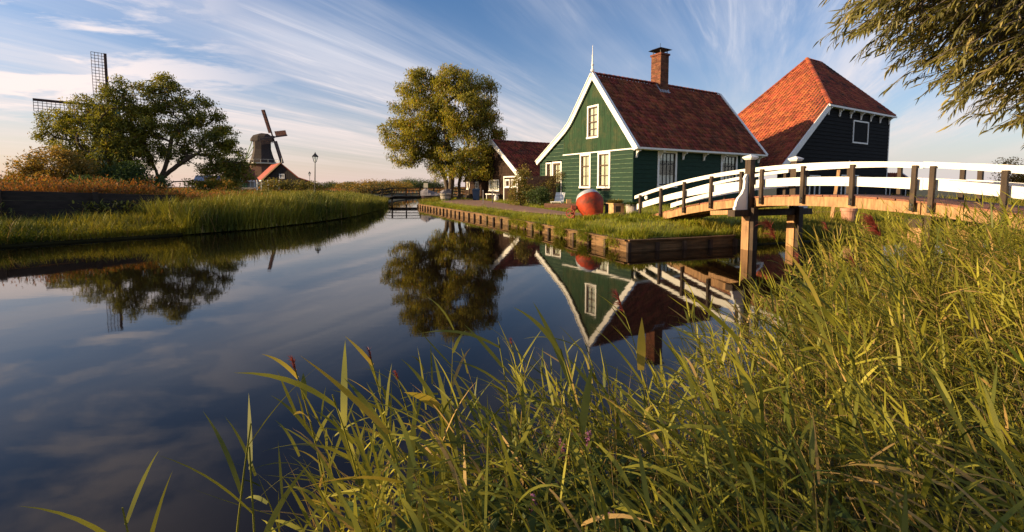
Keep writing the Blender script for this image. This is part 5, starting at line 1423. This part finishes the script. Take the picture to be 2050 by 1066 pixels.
# willow by the quay (crown measured at its own distance)
T0 = Vector((-5.05, 37.2, .40)); S_ = 37.2 / 911
def lob(cx, cy, rx, ry=None, dy=0, ref=(901, 401), S=S_):
    ry = ry or rx
    return ((cx - ref[0]) * S, dy, (ref[1] - cy) * S, rx * S, (rx + ry) / 2 * S, ry * S)
CL = [lob(842, 182, 40, 34, .3), lob(915, 172, 44, 30, -.4), lob(962, 196, 34, 42, .5), lob(806, 218, 20, 18, .2), lob(795, 272, 30, 34, -.3), lob(852, 240, 60, 44, 0), lob(925, 232, 62, 46, -.8), lob(975, 268, 30, 52, .3), lob(860, 290, 48, 28, .8),
      lob(806, 312, 26, 24, .1), lob(930, 300, 56, 34, -1.2), lob(988, 312, 22, 26, .4), lob(955, 345, 36, 20, -1.0), lob(895, 350, 26, 22, -1.5), lob(828, 318, 18, 16, -.6), lob(985, 180, 10, 12, 0), lob(872, 322, 32, 20, .4), lob(925, 335, 36, 24, .3), lob(962, 318, 34, 26, -.4), lob(840, 270, 40, 30, -.4), lob(890, 205, 30, 40, .2), lob(918, 148, 16, 12, 0), lob(836, 152, 22, 10, 0)]
tree('willow_tree', 'tall leafy willow with sunlit yellow green crown beside the quay', 'tree', T0,
     [[(-.1, 0, 0), (.05, 0, 1.0), (.15, .1, 2.2), (.0, .1, 3.6), (-.2, 0, 5.2)], [(.75, .5, 0), (.7, .4, 1.3), (.9, .3, 2.6), (1.2, .2, 4.2)], [(-.1, 0, .3), (-.4, .2, 1.6), (-.9, .2, 3.0), (-1.6, .1, 4.6)], [(1.5, .9, 0), (1.4, .8, 1.8), (1.7, .6, 3.2)]],
     CL, 800, 92, .22, M['leaf_tree'], M['bark'], 5, spread=.25, down=.8, r_trunk=.24, shell=.5, aspect=.26)
# big trees on the left
S2_ = 52 / 911; TL = Vector((-40.4, 52, .85)); l2 = lambda cx, cy, rx, ry=None, dy=0: lob(cx, cy, rx, ry, dy, (318, 356), S2_)
tree('spreading_tree', 'broad dark green tree with open spreading limbs, right of the lattice windmill', 'tree', TL,
     [[(-.2, 0, 0), (.2, .1, 1.4), (.8, .1, 2.6), (1.5, 0, 4.2), (1.9, 0, 6.2)], [(.3, .1, 1.5), (1.6, -.1, 2.4), (3.4, -.2, 3.6), (5.2, -.2, 4.6)], [(.1, .1, 1.2), (-.4, .2, 3), (-1.2, .1, 5.2), (-1.4, 0, 7)], [(.5, -.2, .4), (2.2, -.4, 1.2), (4.4, -.5, 1.3), (6.2, -.5, 2.2)]],
     [l2(345, 168, 40, 30), l2(350, 140, 22, 12), l2(395, 182, 34, 28), l2(430, 222, 26, 30), l2(335, 215, 42, 34), l2(385, 235, 40, 30), l2(432, 268, 30, 22), l2(300, 180, 30, 20), l2(472, 292, 30, 26), l2(490, 322, 18, 18), l2(425, 312, 30, 18), l2(355, 275, 34, 20), l2(300, 262, 36, 28), l2(282, 212, 34, 30), l2(300, 150, 20, 14), l2(272, 250, 30, 30), l2(452, 250, 24, 24), l2(462, 308, 40, 20), l2(455, 338, 28, 12), l2(400, 342, 30, 8)],
     520, 64, .32, M['leaf_left'], M['bark'], 6, spread=.33, down=.4, r_trunk=.25, shell=.55, aspect=.34)
TL2 = Vector((-44.6, 50.5, .85)); S3_ = 50.5 / 911; l3 = lambda cx, cy, rx, ry=None, dy=0: lob(cx, cy, rx, ry, dy, (230, 356), S3_)
tree('dense_tree', 'dense dark green tree in front of the tall lattice windmill', 'tree', TL2,
     [[(.6, 0, 0), (.5, 0, 2), (.2, 0, 4.2), (-.2, 0, 6.5)], [(.5, 0, 1), (-1.2, 0, 3), (-3.2, 0, 4.8)], [(.6, .1, .8), (2, 0, 3), (2.8, 0, 5.4)]],
     [l3(128, 212, 32, 22), l3(165, 222, 36, 26), l3(118, 240, 20, 20), l3(205, 190, 32, 24), l3(252, 160, 28, 20), l3(248, 200, 44, 34), l3(205, 240, 46, 32), l3(158, 268, 40, 22), l3(262, 248, 42, 34), l3(220, 290, 60, 30), l3(280, 295, 36, 30), l3(260, 330, 44, 22), l3(200, 330, 40, 20), l3(262, 140, 10, 8), l3(180, 300, 30, 24)],
     520, 64, .30, M['leaf_left'], M['bark'], 7, spread=.33, down=.4, r_trunk=.32, shell=.5, aspect=.34)
def shrub(name, label, cat, loc, lobes, ncl, nl, ls, mat, seed, group=None, spread=.25, stems=4, down=.1, aspect=.4, rt=.05):
    rr = random.Random(seed); ext = max(l[3] for l in lobes); top = max(l[2] for l in lobes)
    tr = [[(rr.uniform(-.25, .25) * ext, rr.uniform(-.2, .2) * ext, 0), (rr.uniform(-.4, .4) * ext, rr.uniform(-.3, .3) * ext, top * .35), (rr.uniform(-.6, .6) * ext, rr.uniform(-.4, .4) * ext, top * .8)] for _ in range(stems)]
    return tree(name, label, cat, loc, tr, lobes, ncl, nl, ls, mat, M['bark'], seed, group, spread, down, rt, aspect, .45, .006)
shrub('autumn_bush', 'large orange gold bush at the far left beyond the wall', 'bush', (-40.5, 40, .9), [(-1.6, 0, 1.6, 2.0, 1.6, 1.3), (.6, 0, 2.4, 2.2, 1.6, 1.6), (2.2, .2, 1.8, 1.6, 1.4, 1.5), (-3.0, 0, .9, 1.2, 1.2, .8), (.3, -.4, 1.0, 3.2, 1.4, .9)], 260, 60, .22, M['leaf_orange'], 21, spread=.30)
shrub('dark_bush', 'dark green bush at the foot of the dense tree', 'bush', (-36.0, 41, .9), [(-1.2, 0, 1.1, 1.9, 1.3, 1.1), (1.4, 0, 1.4, 2.0, 1.3, 1.3), (3.4, .2, .9, 1.6, 1.2, .9)], 170, 55, .22, M['leaf_green'], 22, spread=.3)
hedge_l = [(x, rnd.uniform(-.2, .2), .45 + .25 * math.sin(x * .7) + rnd.uniform(-.1, .15), 1.2, .9, .62) for x in np.arange(-13, 6, 1.3)]
shrub('hedge', 'long low dark green hedge behind the red weeds on the left', 'hedge', (-34, 34, .9), hedge_l, 210, 52, .18, M['leaf_green'], 23, stems=24, spread=.26, rt=.03)
shrub('yellow_bush', 'small golden bush before the pale green shed', 'bush', (-42.2, 66, .8), [(0, 0, 1.0, 1.5, 1, .9), (1.6, 0, .8, 1.2, 1, .8)], 90, 40, .2, M['leaf_orange'], 24, spread=.3)
shrub('mill_yard_bush', 'golden green bush in front of the black mill barn', 'bush', (-36.2, 70, .6), [(0, 0, 1.0, 2.4, 1, .9), (3.0, 0, .8, 2.0, 1, .8), (5.6, 0, .7, 2.0, 1, .7)], 120, 44, .24, M['leaf_yellow'], 25, spread=.35)
# far bushes along the horizon between the lamp and the willow
far = [(640, 150, 2.0, 0), (668, 170, 1.9, 1), (690, 140, 2.1, 0), (712, 120, 2.1, 2), (728, 100, 1.7, 1), (745, 85, 1.9, 2), (768, 78, 1.9, 2), (790, 110, 2.1, 1), (812, 130, 3.3, 0), (830, 140, 3.6, 0), (850, 150, 2.6, 1), (875, 130, 2.6, 0), (605, 190, 2.2, 0), (760, 60, 1.1, 1)]
nm = ['dull green bush on the far horizon', 'brown tinged bush on the far horizon', 'bright orange bush on the far horizon']
wh = ['right of the small street lamp', 'beyond the meadow, left of centre', 'beyond the meadow in the middle', 'left of the orange clump', 'behind the low railed bridge', 'left of the low bridge rail', 'above the low bridge corner', 'right of the orange clump', 'low dome nearer the willow', 'tallest dome nearer the willow', 'behind the cream sign', 'behind the willow trunks', 'behind the street lamp', 'nearest the low bridge']
for i, (x, D, h, kd) in enumerate(far):
    rr = random.Random(90 + i); w_ = h * rr.uniform(1.3, 2.2)
    lb_ = [(rr.uniform(-w_, w_), rr.uniform(-1, 1), h * rr.uniform(.35, .62), w_ * rr.uniform(.4, .7), h * .6, h * rr.uniform(.3, .42)) for _ in range(6)]
    shrub('far_bush', nm[kd] + ', ' + wh[i], 'bush', ((x - 1025) / 911 * D, D, .5), lb_, 60, 60, .16 + D / 900, [M['leaf_green'], M['leaf_far'], M['leaf_orange']][kd], 120 + i, 'bushes along the far horizon', spread=.35 + D / 400, stems=3, rt=.08)
shrub('round_tree', 'bushy brownish green tree beyond the right end of the bridge', 'tree', (43.2, 39, .4), [(0, 0, 1.8, 1.2, 1.2, 1.1), (-.5, 0, 2.7, .7, .7, .6), (-.5, .2, 1.0, 1.1, 1.1, .9), (1.4, 0, 1.1, 1.5, 1.2, 1.0)], 150, 60, .15, M['leaf_orange'], 41, spread=.3, rt=.12)
# shrubs at the houses
shrub('tall_shrub', 'tall loose yellow green shrub by the cottage corner', 'shrub', (.55, 25.0, .42), [(-.1, 0, 1.0, .45, .4, .8), (.1, 0, 1.75, .32, .3, .45), (-.35, .1, .5, .42, .4, .45), (.35, -.1, .7, .35, .3, .5)], 120, 36, .10, M['leaf_yellow'], 51, spread=.13, rt=.025)
shrub('round_bush', 'rounded green bush beside the path before the green house', 'shrub', (1.35, 23.6, .42), [(0, 0, .5, .55, .5, .5), (.2, 0, .62, .4, .4, .38)], 110, 40, .09, M['leaf_green'], 52, spread=.11, rt=.02)
q = C0 + B_ * 6.5 - A_ * .75
shrub('climbing_shrub', 'wispy leafy shrub growing in front of the green house door', 'shrub', (q.x, q.y, .42), [(.1, 0, .7, .5, .35, .6), (.25, .0, 1.35, .55, .35, .5), (.7, -.1, 1.7, .35, .25, .3), (-.35, 0, 1.0, .35, .3, .5)], 85, 24, .09, M['leaf_yellow'], 53, spread=.13, rt=.02)
def tub_plant(tubo, dz, seed, mat, n=420, rr=.3, nm_='plant'):
    r2 = np.random.default_rng(seed); a = r2.uniform(0, 6.28, n); q = rr * np.sqrt(r2.random(n)) * .8
    v, Q, T = blades(np.stack([np.cos(a) * q, np.sin(a) * q, np.full(n, dz)], 1), a + r2.normal(0, .5, n), r2.uniform(.4, 1.4, n), r2.uniform(.10, .26, n), r2.uniform(.02, .045, n), r2.uniform(.8, 2.2, n), 3, prof='leaf')
    return np_mesh(nm_, v, [Q, T], mat)
o = tub_plant(tub1, .36, 61, M['leaf_green']); o.location = tub1.location; tag(o, 'dark trailing plant filling the grey stone tub', 'plant')
o = tub_plant(tub2, .44, 62, M['leaf_yellow']); o.location = tub2.location; tag(o, 'yellow green plant spilling over the wooden planter', 'plant')

# near willow whose branches hang in from the upper right
wl = thing('near_willow', 'overhanging willow branches with long narrow sunlit leaves at upper right', 'tree', (0, 0, 0))
r = np.random.default_rng(77); rp = random.Random(77)
NL = [(3.55, 3.3, 2.92, 1.1, .8, .34), (4.1, 3.3, 2.62, .9, .9, .50), (3.55, 3.2, 2.54, .50, .6, .22), (3.85, 3.0, 2.22, .42, .5, .28), (3.05, 3.2, 2.78, .50, .5, .20), (3.85, 2.9, 1.92, .26, .35, .14), (2.80, 3.1, 2.92, .40, .4, .14),
      (4.6, 3.2, 3.6, 2.0, 1.6, 1.0), (6.2, 3.2, 4.2, 2.0, 2.0, 1.6), (6.8, 2.6, 2.9, 1.4, 1.4, .9)]
cnt = [210, 280, 90, 80, 60, 20, 26, 420, 380, 160]
Cn = np.concatenate([np.array(l[:3]) + (lambda d: d / np.linalg.norm(d, axis=1)[:, None] * r.random((len(d), 1)) ** .4)(r.normal(0, 1, (c, 3))) * np.array(l[3:]) for l, c in zip(NL, cnt)])
m = MB()
trunk = [Vector((6.9, 2.4, -.2)), Vector((6.8, 2.5, .8)), Vector((6.5, 2.7, 1.9)), Vector((6.2, 2.9, 3.0)), Vector((5.9, 3.1, 4.4))]
m.tube(trunk, [.30, .24, .19, .14, .07], 10, cap=False)
limbs = [[Vector((6.55, 2.65, 1.7)), Vector((5.6, 2.9, 2.6)), Vector((4.7, 3.1, 2.85)), Vector((3.9, 3.2, 2.9)), Vector((3.0, 3.25, 2.86)), Vector((2.2, 3.2, 2.84))], [Vector((5.6, 2.9, 2.6)), Vector((4.7, 2.95, 2.5)), Vector((4.1, 3.0, 2.35)), Vector((3.7, 3.0, 2.1))], [Vector((6.2, 2.9, 3.0)), Vector((5.3, 3.1, 3.5)), Vector((4.3, 3.2, 3.6)), Vector((3.4, 3.2, 3.3))], [Vector((6.1, 2.9, 3.4)), Vector((6.8, 3.3, 4.6))]]
anchors = []
for lm in limbs:
    m.tube(lm, list(np.linspace(.075, .016, len(lm))), 6, cap=False)
    for a, b in zip(lm[:-1], lm[1:]):
        for f in np.linspace(0, 1, 6): anchors.append(a.lerp(b, f))
anc = np.array([list(a) for a in anchors])
LP, LA, LE, LL = [], [], [], []
for c in Cn:
    j = int(np.argmin(np.linalg.norm(anc - c, axis=1) + .4 * np.maximum(0, c[0] - anc[:, 0] + .15))); a = Vector(anc[j]); b = Vector(c)
    mid = a.lerp(b, .55) + Vector((0, 0, .06))
    az = WIND + rp.gauss(0, .6); ln = rp.uniform(.22, .44); el = rp.gauss(-.50, .32)
    e = b + Vector((math.cos(az) * math.cos(el), math.sin(az) * math.cos(el), math.sin(el))) * ln
    m.tube([a, mid, b], [.009, .006, .005], 4, cap=False); m.tube([b, b.lerp(e, .5) + Vector((0, 0, .02)), e], [.0045, .003, .0015], 3, cap=False)
    n = int(ln / .019)
    for i in range(n):
        f = i / n; p = b.lerp(e, f); sgn = 1 if i % 2 else -1
        LP.append(list(p)); LA.append(az + sgn * rp.uniform(.35, .95) * (1 - .5 * f)); LE.append(el - .15 + rp.gauss(0, .38)); LL.append(rp.uniform(.05, .095))
m.build('trunk', M['bark_grey'], wl, smooth=True, fixn=False)
N = len(LP)
v, Q, T = blades(np.array(LP), LA, LE, LL, np.array(LL) * .17, r.uniform(-.1, .9, N), 3, r.uniform(-1.2, 1.2, N), 'leaf')
np_mesh('crown', v, [Q, T], M['leaf_willow'], wl)

# ------------------------------------------------------------------ reeds of the near bank
REED = [(-.78, 1.45), (-.55, 1.68), (-.2, 2.02), (.25, 2.3), (.75, 2.4), (1.15, 2.75), (1.6, 3.3), (2.3, 3.9), (3.1, 4.8), (3.95, 5.5), (4.9, 6.1), (6.2, 6.6), (7.6, 6.8), (9.5, 6.3), (9.5, 2.5), (5, 1.0), (2.6, .75), (1.2, .8), (.3, .95), (-.4, 1.1)]
def reed_field(n, seed, hmul=1.0):
    r = np.random.default_rng(seed); p = sample_poly(REED, n, seed)
    # thin the bed on its open edge and where the bridge landing is
    keep = (np.linalg.norm(p - np.array([0, 0]), axis=1) > .85); p = p[keep]
    xb = (p - np.array([4.134, 14.54])) @ np.array([.387, -.922]); yb = (p - np.array([4.134, 14.54])) @ np.array([.922, .387])
    p = p[~((yb > -.12) & (yb < BWID + .12))]
    D = p[:, 1]; X = p[:, 0]
    hh = (.60 + .26 * clumpy(p, .55, 0, seed) + .42 * sm(X, 2.5, 4.4)) * r.uniform(.68, 1.08, len(p)) * hmul
    hh *= 1 - .30 * np.exp(-((X - .75) ** 2 + (D - 2.2) ** 2) / .25)
    zb_ = np.where(inside(p, NEAR_POLY), z_near(p), -.08)
    zb_ = np.maximum(zb_, -.08)
    hh = hh - zb_ * .6
    base = np.concatenate([p, zb_[:, None]], 1); N = len(p)
    az = WIND + r.normal(0, .9, N); el = r.uniform(1.28, 1.52, N); dr = r.uniform(.05, .45, N)
    st = [blades(base, az, el, hh, .0085, dr, 5, None, 'stem'), blades(base + np.array([.0005, 0, 0]), az, el, hh, .0085, dr, 5, np.full(N, 1.57), 'stem')]
    # leaves along each stalk
    nl = 10
    LP, LA, LE, LL, LW, LD = [], [], [], [], [], []
    for q in range(nl):
        f = .22 + .78 * (q + r.uniform(-.3, .3, N)) / (nl - 1); f = np.clip(f, .12, 1)
        K = 12; pos = base.copy(); out_ = np.zeros_like(base)
        for k in range(K):
            e = el - dr * (k / K) ** 1.3; seg = hh / K; w_ = np.clip(f * K - k, 0, 1)
            pos = pos + np.stack([np.cos(e) * np.cos(az), np.cos(e) * np.sin(az), np.sin(e)], 1) * (seg * w_)[:, None]
        a = np.where((np.arange(N) + q) % 2 == 0, 1.2, -1.2) + az + r.normal(0, .5, N)
        a = a + .55 * np.sin(WIND - a)
        LP.append(pos); LA.append(a); LE.append(r.uniform(.05, .95, N) + .45 * (f > .9)); LL.append(r.uniform(.12, .30, N) * (1 - .2 * (f > .9))); LW.append(r.uniform(.006, .0145, N)); LD.append(r.uniform(-.1, 1.1, N))
    lv = blades(np.concatenate(LP), np.concatenate(LA), np.concatenate(LE), np.concatenate(LL), np.concatenate(LW), np.concatenate(LD), 5, r.uniform(-.7, .7, N * nl), 'leaf')
    return st + [lv]
stuff('reeds', reed_field(3600, 101), M['reed'])
# undergrowth at their feet
pp = sample_poly(REED, 9000, 102); pp = pp[np.linalg.norm(pp, axis=1) > .8]; N = len(pp); r = np.random.default_rng(5)
zb_ = np.where(inside(pp, NEAR_POLY), z_near(pp), -.05)
stuff('undergrowth', [blades(np.concatenate([pp, zb_[:, None]], 1), r.uniform(0, 6.28, N), r.uniform(.5, 1.5, N), r.uniform(.10, .34, N), r.uniform(.005, .011, N), r.uniform(.3, 1.6, N), 3, r.uniform(-.6, .6, N))], M['reed'])

# dry standing stalks and fine grasses mixed through the bed
pp = sample_poly(REED, 2600, 103); pp = pp[np.linalg.norm(pp, axis=1) > .85]
yb = (pp - np.array([4.134, 14.54])) @ np.array([.922, .387]); pp = pp[~((yb > -.12) & (yb < BWID + .12))]; N = len(pp); r = np.random.default_rng(15)
zb_ = np.where(inside(pp, NEAR_POLY), z_near(pp), -.05); hh = (.55 + .25 * sm(pp[:, 0], 2.5, 4.4)) * r.uniform(.6, 1.25, N); az_ = WIND + r.normal(0, 1.1, N)
base = np.concatenate([pp, zb_[:, None]], 1)
stuff('dry_stalks', [blades(base, az_, r.uniform(1.15, 1.55, N), hh, r.uniform(.003, .006, N), r.uniform(0, .8, N), 4, None, 'stem'), blades(base, az_, r.uniform(1.0, 1.5, N), hh * .9, .004, r.uniform(.2, 1.3, N), 4, r.uniform(0, 1.5, N), 'grass')], M['straw'])
# low broad leaved weeds round the flowers
pp = np.random.default_rng(17).normal(0, 1, (900, 2)) * np.array([.42, .22]) + np.array([.28, 1.42]); pp = pp[(np.linalg.norm(pp, axis=1) > .95) & inside(pp, REED)]; N = len(pp)
stuff('bank_weeds', [blades(np.concatenate([pp, np.random.default_rng(18).uniform(.05, .42, (N, 1)) + .1], 1), r.uniform(0, 6.28, N), r.uniform(-.2, .9, N), r.uniform(.04, .10, N), r.uniform(.018, .036, N), r.uniform(.3, 1.5, N), 3, r.uniform(-.5, .5, N), 'leaf')], M['leaf_green'])

def reed(label, x, y, h, seed, plume=None, nl=7, lw=.02, ll=.30, lean=.25, group=None, z0=None, yellow=False, az0=None, fmin=.3):
    """one tall reed: stalk, separate leaves, feathery plume"""
    r = np.random.default_rng(seed); P2 = np.array([[x, y]])
    zb_ = z0 if z0 is not None else (float(z_near(P2)[0]) if inside(P2, NEAR_POLY)[0] else -.05)
    t = thing('reed', label, 'reed', (x, y, zb_), 0, group or 'tall single reeds on the near bank')
    az = WIND + r.normal(0, .5) if az0 is None else az0
    pts = [Vector((0, 0, -.1))]; K = 8; e = 1.5
    for k in range(K):
        e = 1.5 - lean * ((k + 1) / K) ** 1.4
        pts.append(pts[-1] + Vector((math.cos(e) * math.cos(az), math.cos(e) * math.sin(az), math.sin(e))) * ((h + .1) / K))
    MB().tube(pts, list(np.linspace(.0042, .0022, K + 1)), 5).build('stalk', M['reed'], t)
    for i in range(nl):
        f = fmin + (1 - fmin) * (i + .5) / nl; kk = f * K; j = min(K - 1, int(kk)); p = pts[j].lerp(pts[j + 1], kk - j)
        a = az + (1.1 if i % 2 else -1.1) + r.normal(0, .5); a = a + .45 * math.sin(WIND - a)
        v, Q, T = blades(np.array([list(p)]), a, r.uniform(.5, 1.1), ll * r.uniform(.7, 1.15), lw * r.uniform(.7, 1.2), r.uniform(.05, .85), 7, r.uniform(-.7, .7), 'leaf')
        np_mesh('leaf', v, [Q, T], M['reed_yellow'] if (yellow and i % 2) else M['reed'], t)
    if plume:
        n = int(plume[0]); L = plume[1]; top = pts[-1]; f = r.random(n); spine = [top + Vector((math.cos(az) * .25, math.sin(az) * .25, 1 - .5 * q)) * 0 for q in (0,)]
        e0 = e
        P = np.array([list(top + Vector((math.cos(e0) * math.cos(az), math.cos(e0) * math.sin(az), math.sin(e0))) * (L * q * .8 - .02)) for q in f])
        v, Q, T = blades(P, az + r.normal(0, .9 if L < .1 else .6, n), e0 - (r.uniform(-.1, .35, n) if L < .1 else r.uniform(.1, .9, n)), L * r.uniform(.25, .7, n), .0022 + .02 * L, r.uniform(.6, 1.8, n), 3, r.uniform(-1, 1, n))
        np_mesh('plume', v, [Q, T], M['plume'], t)
    return t
reed('tall reed with small red plume at the left edge of the bed', -.66, 1.66, .88, 1, (60, .060), 8, .022, .18, .22, yellow=True)
reed('leaning reed with dark red plume, second from the left edge', -.44, 1.82, .86, 2, (50, .05), 8, .018, .20, .2, yellow=True)
reed('slender reed with pinkish red plume near the left of the bed', -.34, 1.86, .80, 3, (50, .05), 6, .014, .20, .2)
reed('short reed with thin red plume in the middle of the bed', .10, 2.36, .70, 4, (30, .05), 6, .014, .25, .2)
reed('reed with drooping feathery red plume below the reflected house gable', .86, 2.70, .80, 5, (80, .15), 6, .016, .28, .35)
reed('reed with orange red feather plume beside the far bridge pile', 3.25, 5.15, 1.02, 6, (110, .26), 6, .018, .3, .4)
reed('tall reed whose big brown plume hangs before the bridge beam', 2.22, 2.32, 1.08, 7, (190, .13), 6, .018, .3, .35)
reed('reed with red plume among the right hand reeds, upper middle', 2.55, 3.70, .86, 8, (60, .12), 6, .017, .3, .3)
reed('reed with dark plume in the thick of the right hand bed', 2.65, 3.15, .84, 9, (50, .11), 6, .017, .3, .3)
reed('reed with plume just under the middle of the bridge', 3.6, 4.75, 1.05, 10, (60, .14), 6, .017, .3, .3)
FRONT = ['broad yellowing reed left of the pink flowers at the bottom', 'broad green reed right behind the lowest pink flower', 'broad yellow leaved reed right of the seed spikes', 'broad green reed nearest the open water at the bottom left of the bed', 'broad green reed at the bottom, well right of the flowers', 'tall green reed behind the yellowing reed at the left', 'broad yellow leaved reed in the dark lower right of the bed', 'green reed just beyond the highest pink bloom', 'green reed in the right hand bed before the plumes', 'short yellowing reed at the bottom edge, leftmost of the bed']
for i, (x, y, h, lw, yl) in enumerate([(-.10, 1.50, .78, .026, True), (.32, 1.45, .84, .028, False), (.62, 1.62, .78, .030, True), (-.42, 1.42, .80, .024, False), (.95, 1.50, .82, .026, False), (.05, 1.75, .86, .022, False), (1.4, 1.75, .86, .024, True), (.50, 2.02, .80, .02, False), (1.75, 2.3, .9, .02, False), (-.22, 1.22, .72, .026, True)]):
    reed(FRONT[i], x, y, h, 30 + i, None, 8, lw, .36, .25, 'broad leaved reeds at the front of the bed', yellow=yl)
for i, (x, y, h, a, n_) in enumerate([(-.80, 1.13, .90, .9, 3), (-.66, 1.12, .84, 2.2, 3), (-1.0, 1.20, .66, 3.0, 3)]):
    reed(['reed shoots leaning right in the dark water at lower left', 'reed shoot with brown tips at lower left of the water', 'low reed shoot at the bottom left corner'][i], x, y, h, 60 + i, None, n_, .014, .30, .1, 'young shoots in the water at lower left', z0=-.05, az0=a, fmin=.62)

def flower(label, x, y, h, seed, kind):
    r = np.random.default_rng(seed); P2 = np.array([[x, y]]); zb_ = float(z_near(P2)[0]) if inside(P2, NEAR_POLY)[0] else .0
    t = thing('wild_flower' if kind == 'pink' else 'seed_spike_plant', label, 'flower' if kind == 'pink' else 'plant', (x, y, zb_))
    MB().tube([(0, 0, -.05), (.01, 0, h * .5), (-.01, .01, h)], [.004, .0035, .002], 5).build('stem', M['reed'], t)
    n = 90 if kind == 'pink' else 150; f = r.random(n); lo = .82 if kind == 'pink' else .55
    if kind == 'pink': f = (np.floor(f * 4) + r.uniform(.2, .8, n)) / 4
    z = h * (lo + (1 - lo) * f)
    P = np.stack([r.normal(0, .003, n), r.normal(0, .003, n), z], 1)
    v, Q, T = blades(P, r.uniform(0, 6.28, n), r.uniform(-.3, .9, n), r.uniform(.008, .018, n) * (1.1 - .3 * f), r.uniform(.006, .010, n), r.uniform(0, 1.5, n), 2, prof='leaf')
    np_mesh('blossom' if kind == 'pink' else 'seed_head', v, [Q, T], M['pink'] if kind == 'pink' else M['seed'], t)
    for i in range(8):
        zz = h * (.15 + .08 * i); v, Q, T = blades(np.array([[0, 0, zz]]), i * 1.57 + r.normal(0, .3), .5, .10 * r.uniform(.7, 1.2), .028, 1.0, 4, 0, 'leaf'); np_mesh('leaf', v, [Q, T], M['leaf_green'], t)
for i, (x, y, h, lb_) in enumerate([(.30, 1.72, .50, 'pink wild flower spike, highest of the pink blooms'), (.20, 1.75, .47, 'small pink wild flower left of the highest bloom'), (.30, 1.32, .36, 'pink wild flower low at the bottom middle'), (.07, 1.42, .40, 'pink wild flower at lower left of the bottom middle')]): flower(lb_, x, y, h, 200 + i, 'pink')
for i, (x, y, h, lb_) in enumerate([(.27, 1.50, .42, 'yellow brown seed spike left of the lowest pink flower'), (.26, 1.66, .46, 'yellow seed spike under the highest pink bloom'), (.48, 1.66, .48, 'yellow seed spike right of the pink blooms'), (.45, 1.34, .40, 'yellow seed spike at the bottom right of the pink blooms')]): flower(lb_, x, y, h, 220 + i, 'seed')

# unseen tree added out of frame on the left to shade the nearest reeds
tree('added_shade_tree', 'unseen bushy tree added on the left bank to shade the nearest reeds', 'tree', (-38, -9.85, 1.0), [[(0, 0, 0), (.1, .2, 2), (0, .5, 4.5)], [(0, .2, .5), (.2, 2.0, 3.0), (.1, 3.2, 5)], [(0, -.2, .5), (.1, -2, 3), (0, -3, 5)]],
     [(0, 3.0, 3.4, 1.6, 2.0, 2.6), (0, 3.4, 6.3, 1.6, 2.0, 1.9), (0, 3.2, 8.8, 1.6, 2.0, 1.9), (.2, 0, 8.6, 2.0, 2.8, 2.6), (0, -3, 6.2, 2.0, 2.4, 3.2), (0, .5, 3, 1.8, 2.6, 2.0)], 330, 90, .36, M['leaf_left'], M['bark'], 88, spread=.42, r_trunk=.3, shell=.3, aspect=.4)

# clump of upright bright leaves at the water's edge under the bridge
t = thing('iris_clump', 'clump of upright yellow green sword leaves rising before the bridge', 'plant', (4.25, 5.75, -.05))
r = np.random.default_rng(91)
for i in range(11):
    v, Q, T = blades(np.array([[r.normal(0, .10), r.normal(0, .10), 0]]), r.uniform(2.4, 3.9), r.uniform(1.15, 1.5), r.uniform(.95, 1.25), .035, r.uniform(.0, .3), 7, r.uniform(-.4, .4), 'leaf')
    np_mesh('leaf', v, [Q, T], M['reed_yellow'], t)
